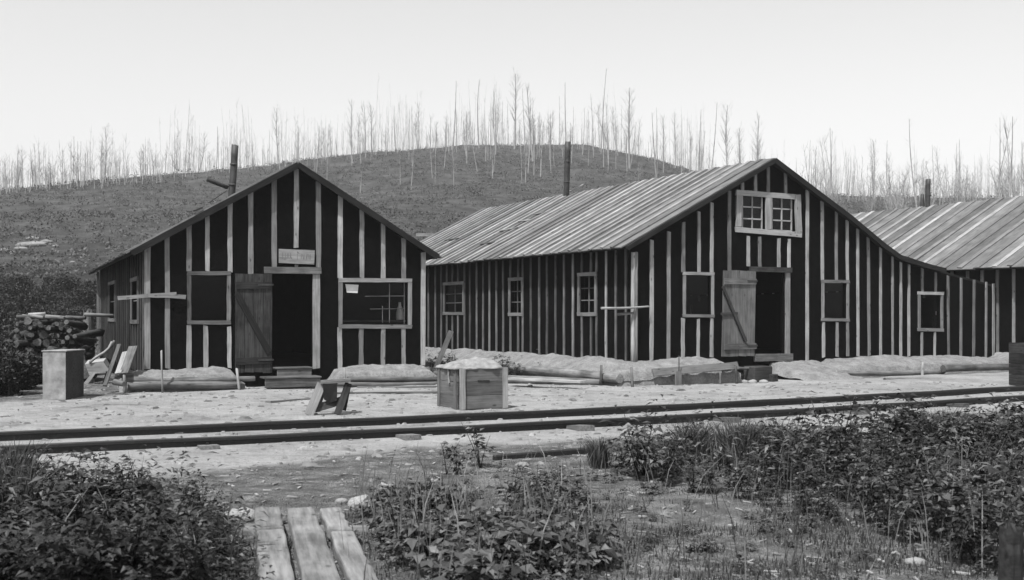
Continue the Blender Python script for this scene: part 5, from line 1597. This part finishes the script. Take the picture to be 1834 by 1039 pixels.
def sapling_field(n, seed):
    g = np.random.default_rng(seed); V = []; T = []; c = 0
    for i in range(n):
        px = g.uniform(-60, 1900); D = crest_at(px) + g.uniform(-15, 45); X = (px - CX) / F * D; z = tz(X, D)
        hm = D / F * max(10, g.normal(42, 22)) * (.45 + 1.1 * float(vnoise(px / 34., 3.0))); r_ = g.uniform(.02, .06); lx, ly = g.normal(0, .05, 2) * hm
        segs = [((X, D, z - .3), (X + lx, D + ly, z + hm), r_, .012)]
        for k in range(g.integers(2, 7)):
            u = g.uniform(.35, .95); b0 = (X + lx * u, D + ly * u, z + hm * u); a = g.uniform(0, 6.28); L = g.uniform(.5, 1.6)
            segs.append((b0, (b0[0] + math.cos(a) * L * .5, b0[1] + math.sin(a) * L * .5, b0[2] + L * g.uniform(.5, 1.2)), .02, .006))
        for p, q, ra, rb in segs:
            for (pt, rr) in ((p, ra), (q, rb)):
                for j in range(3): V.append((pt[0] + math.cos(j * 2.09) * rr, pt[1] + math.sin(j * 2.09) * rr, pt[2]))
            for j in range(3): T.append((c + j, c + (j + 1) % 3, c + 3 + (j + 1) % 3, c + 3 + j))
            c += 6
    o = link('distant_saplings', big_mesh('distant_saplings', np.array(V), np.array(T), 4), None, simple('sapling_bark', .22, .42, 1.2, .9, 0)[0]); tag(o, 'thin misty saplings crowding the skyline', 'saplings', kind='stuff')
sapling_field(3000, 14)
# hazy twiggy bushes behind the right roofs
def thicket_mesh(seed):
    g = random.Random(seed); v = []; f = []; tv = []; tf = []
    def seg(V, Fc, p, q, ra, rb):
        b = len(V)
        for pt, rr in ((p, ra), (q, rb)):
            for j in range(3): V.append((pt.x + math.cos(j * 2.09) * rr, pt.y + math.sin(j * 2.09) * rr, pt.z))
        for j in range(3): Fc.append((b + j, b + (j + 1) % 3, b + 3 + (j + 1) % 3, b + 3 + j))
    for s_ in range(9):
        a = g.uniform(0, 6.28); p = Vector((0, 0, -.2)); q = Vector((math.cos(a) * g.uniform(.3, 2.2), math.sin(a) * g.uniform(.3, 2.2), g.uniform(3.5, 6.5)))
        seg(tv, tf, p, q, .05, .015)
        for k in range(26):
            u = g.uniform(.25, 1); c = p.lerp(q, u); a2 = g.uniform(0, 6.28); L = g.uniform(.5, 1.5); d = Vector((math.cos(a2), math.sin(a2), g.uniform(.2, 1.4))).normalized() * L
            seg(v, f, c, c + d, .018, .006)
    t = pydata('thicket', tv, tf); t.materials.append(M['deadbranch']); b = pydata('twigs', v, f); b.materials.append(M['deadbranch']); return t, b
THK = [thicket_mesh(s_) for s_ in range(4)]
for k in range(30):
    px = rn.choice((1490, 1790, 1600, 1700)) + rn.gauss(0, 34); D = rn.uniform(120, 175)
    x = (px - CX) / F * D; t, b = THK[rn.randrange(4)]
    o = link('thicket', t); o.location = (x, D, tz(x, D) - .2); s_ = rn.uniform(.6, 1.2); o.scale = (s_, s_, s_); o.rotation_euler = (0, 0, rn.uniform(0, 6.28)); link('twigs', b, o)
    tag(o, 'hazy leafless thicket behind the right-hand roofs', 'thicket', 'thickets behind the right roofs')

# ------------------------------------------------------------------ haze
hz = link('haze', box_mesh(-470, 530, -72, 622, -4, 75)); tag(hz, 'thin pale haze filling the valley air', 'haze', kind='stuff')
m = bpy.data.materials.new('haze_air'); m.use_nodes = True; n = m.node_tree; n.nodes.clear()
o = n.nodes.new('ShaderNodeOutputMaterial'); pv = n.nodes.new('ShaderNodeVolumePrincipled')
pv.inputs['Color'].default_value = g3(.95); pv.inputs['Density'].default_value = .0004; pv.inputs['Anisotropy'].default_value = .0
n.links.new(pv.outputs[0], o.inputs['Volume']); hz.data.materials.append(m)
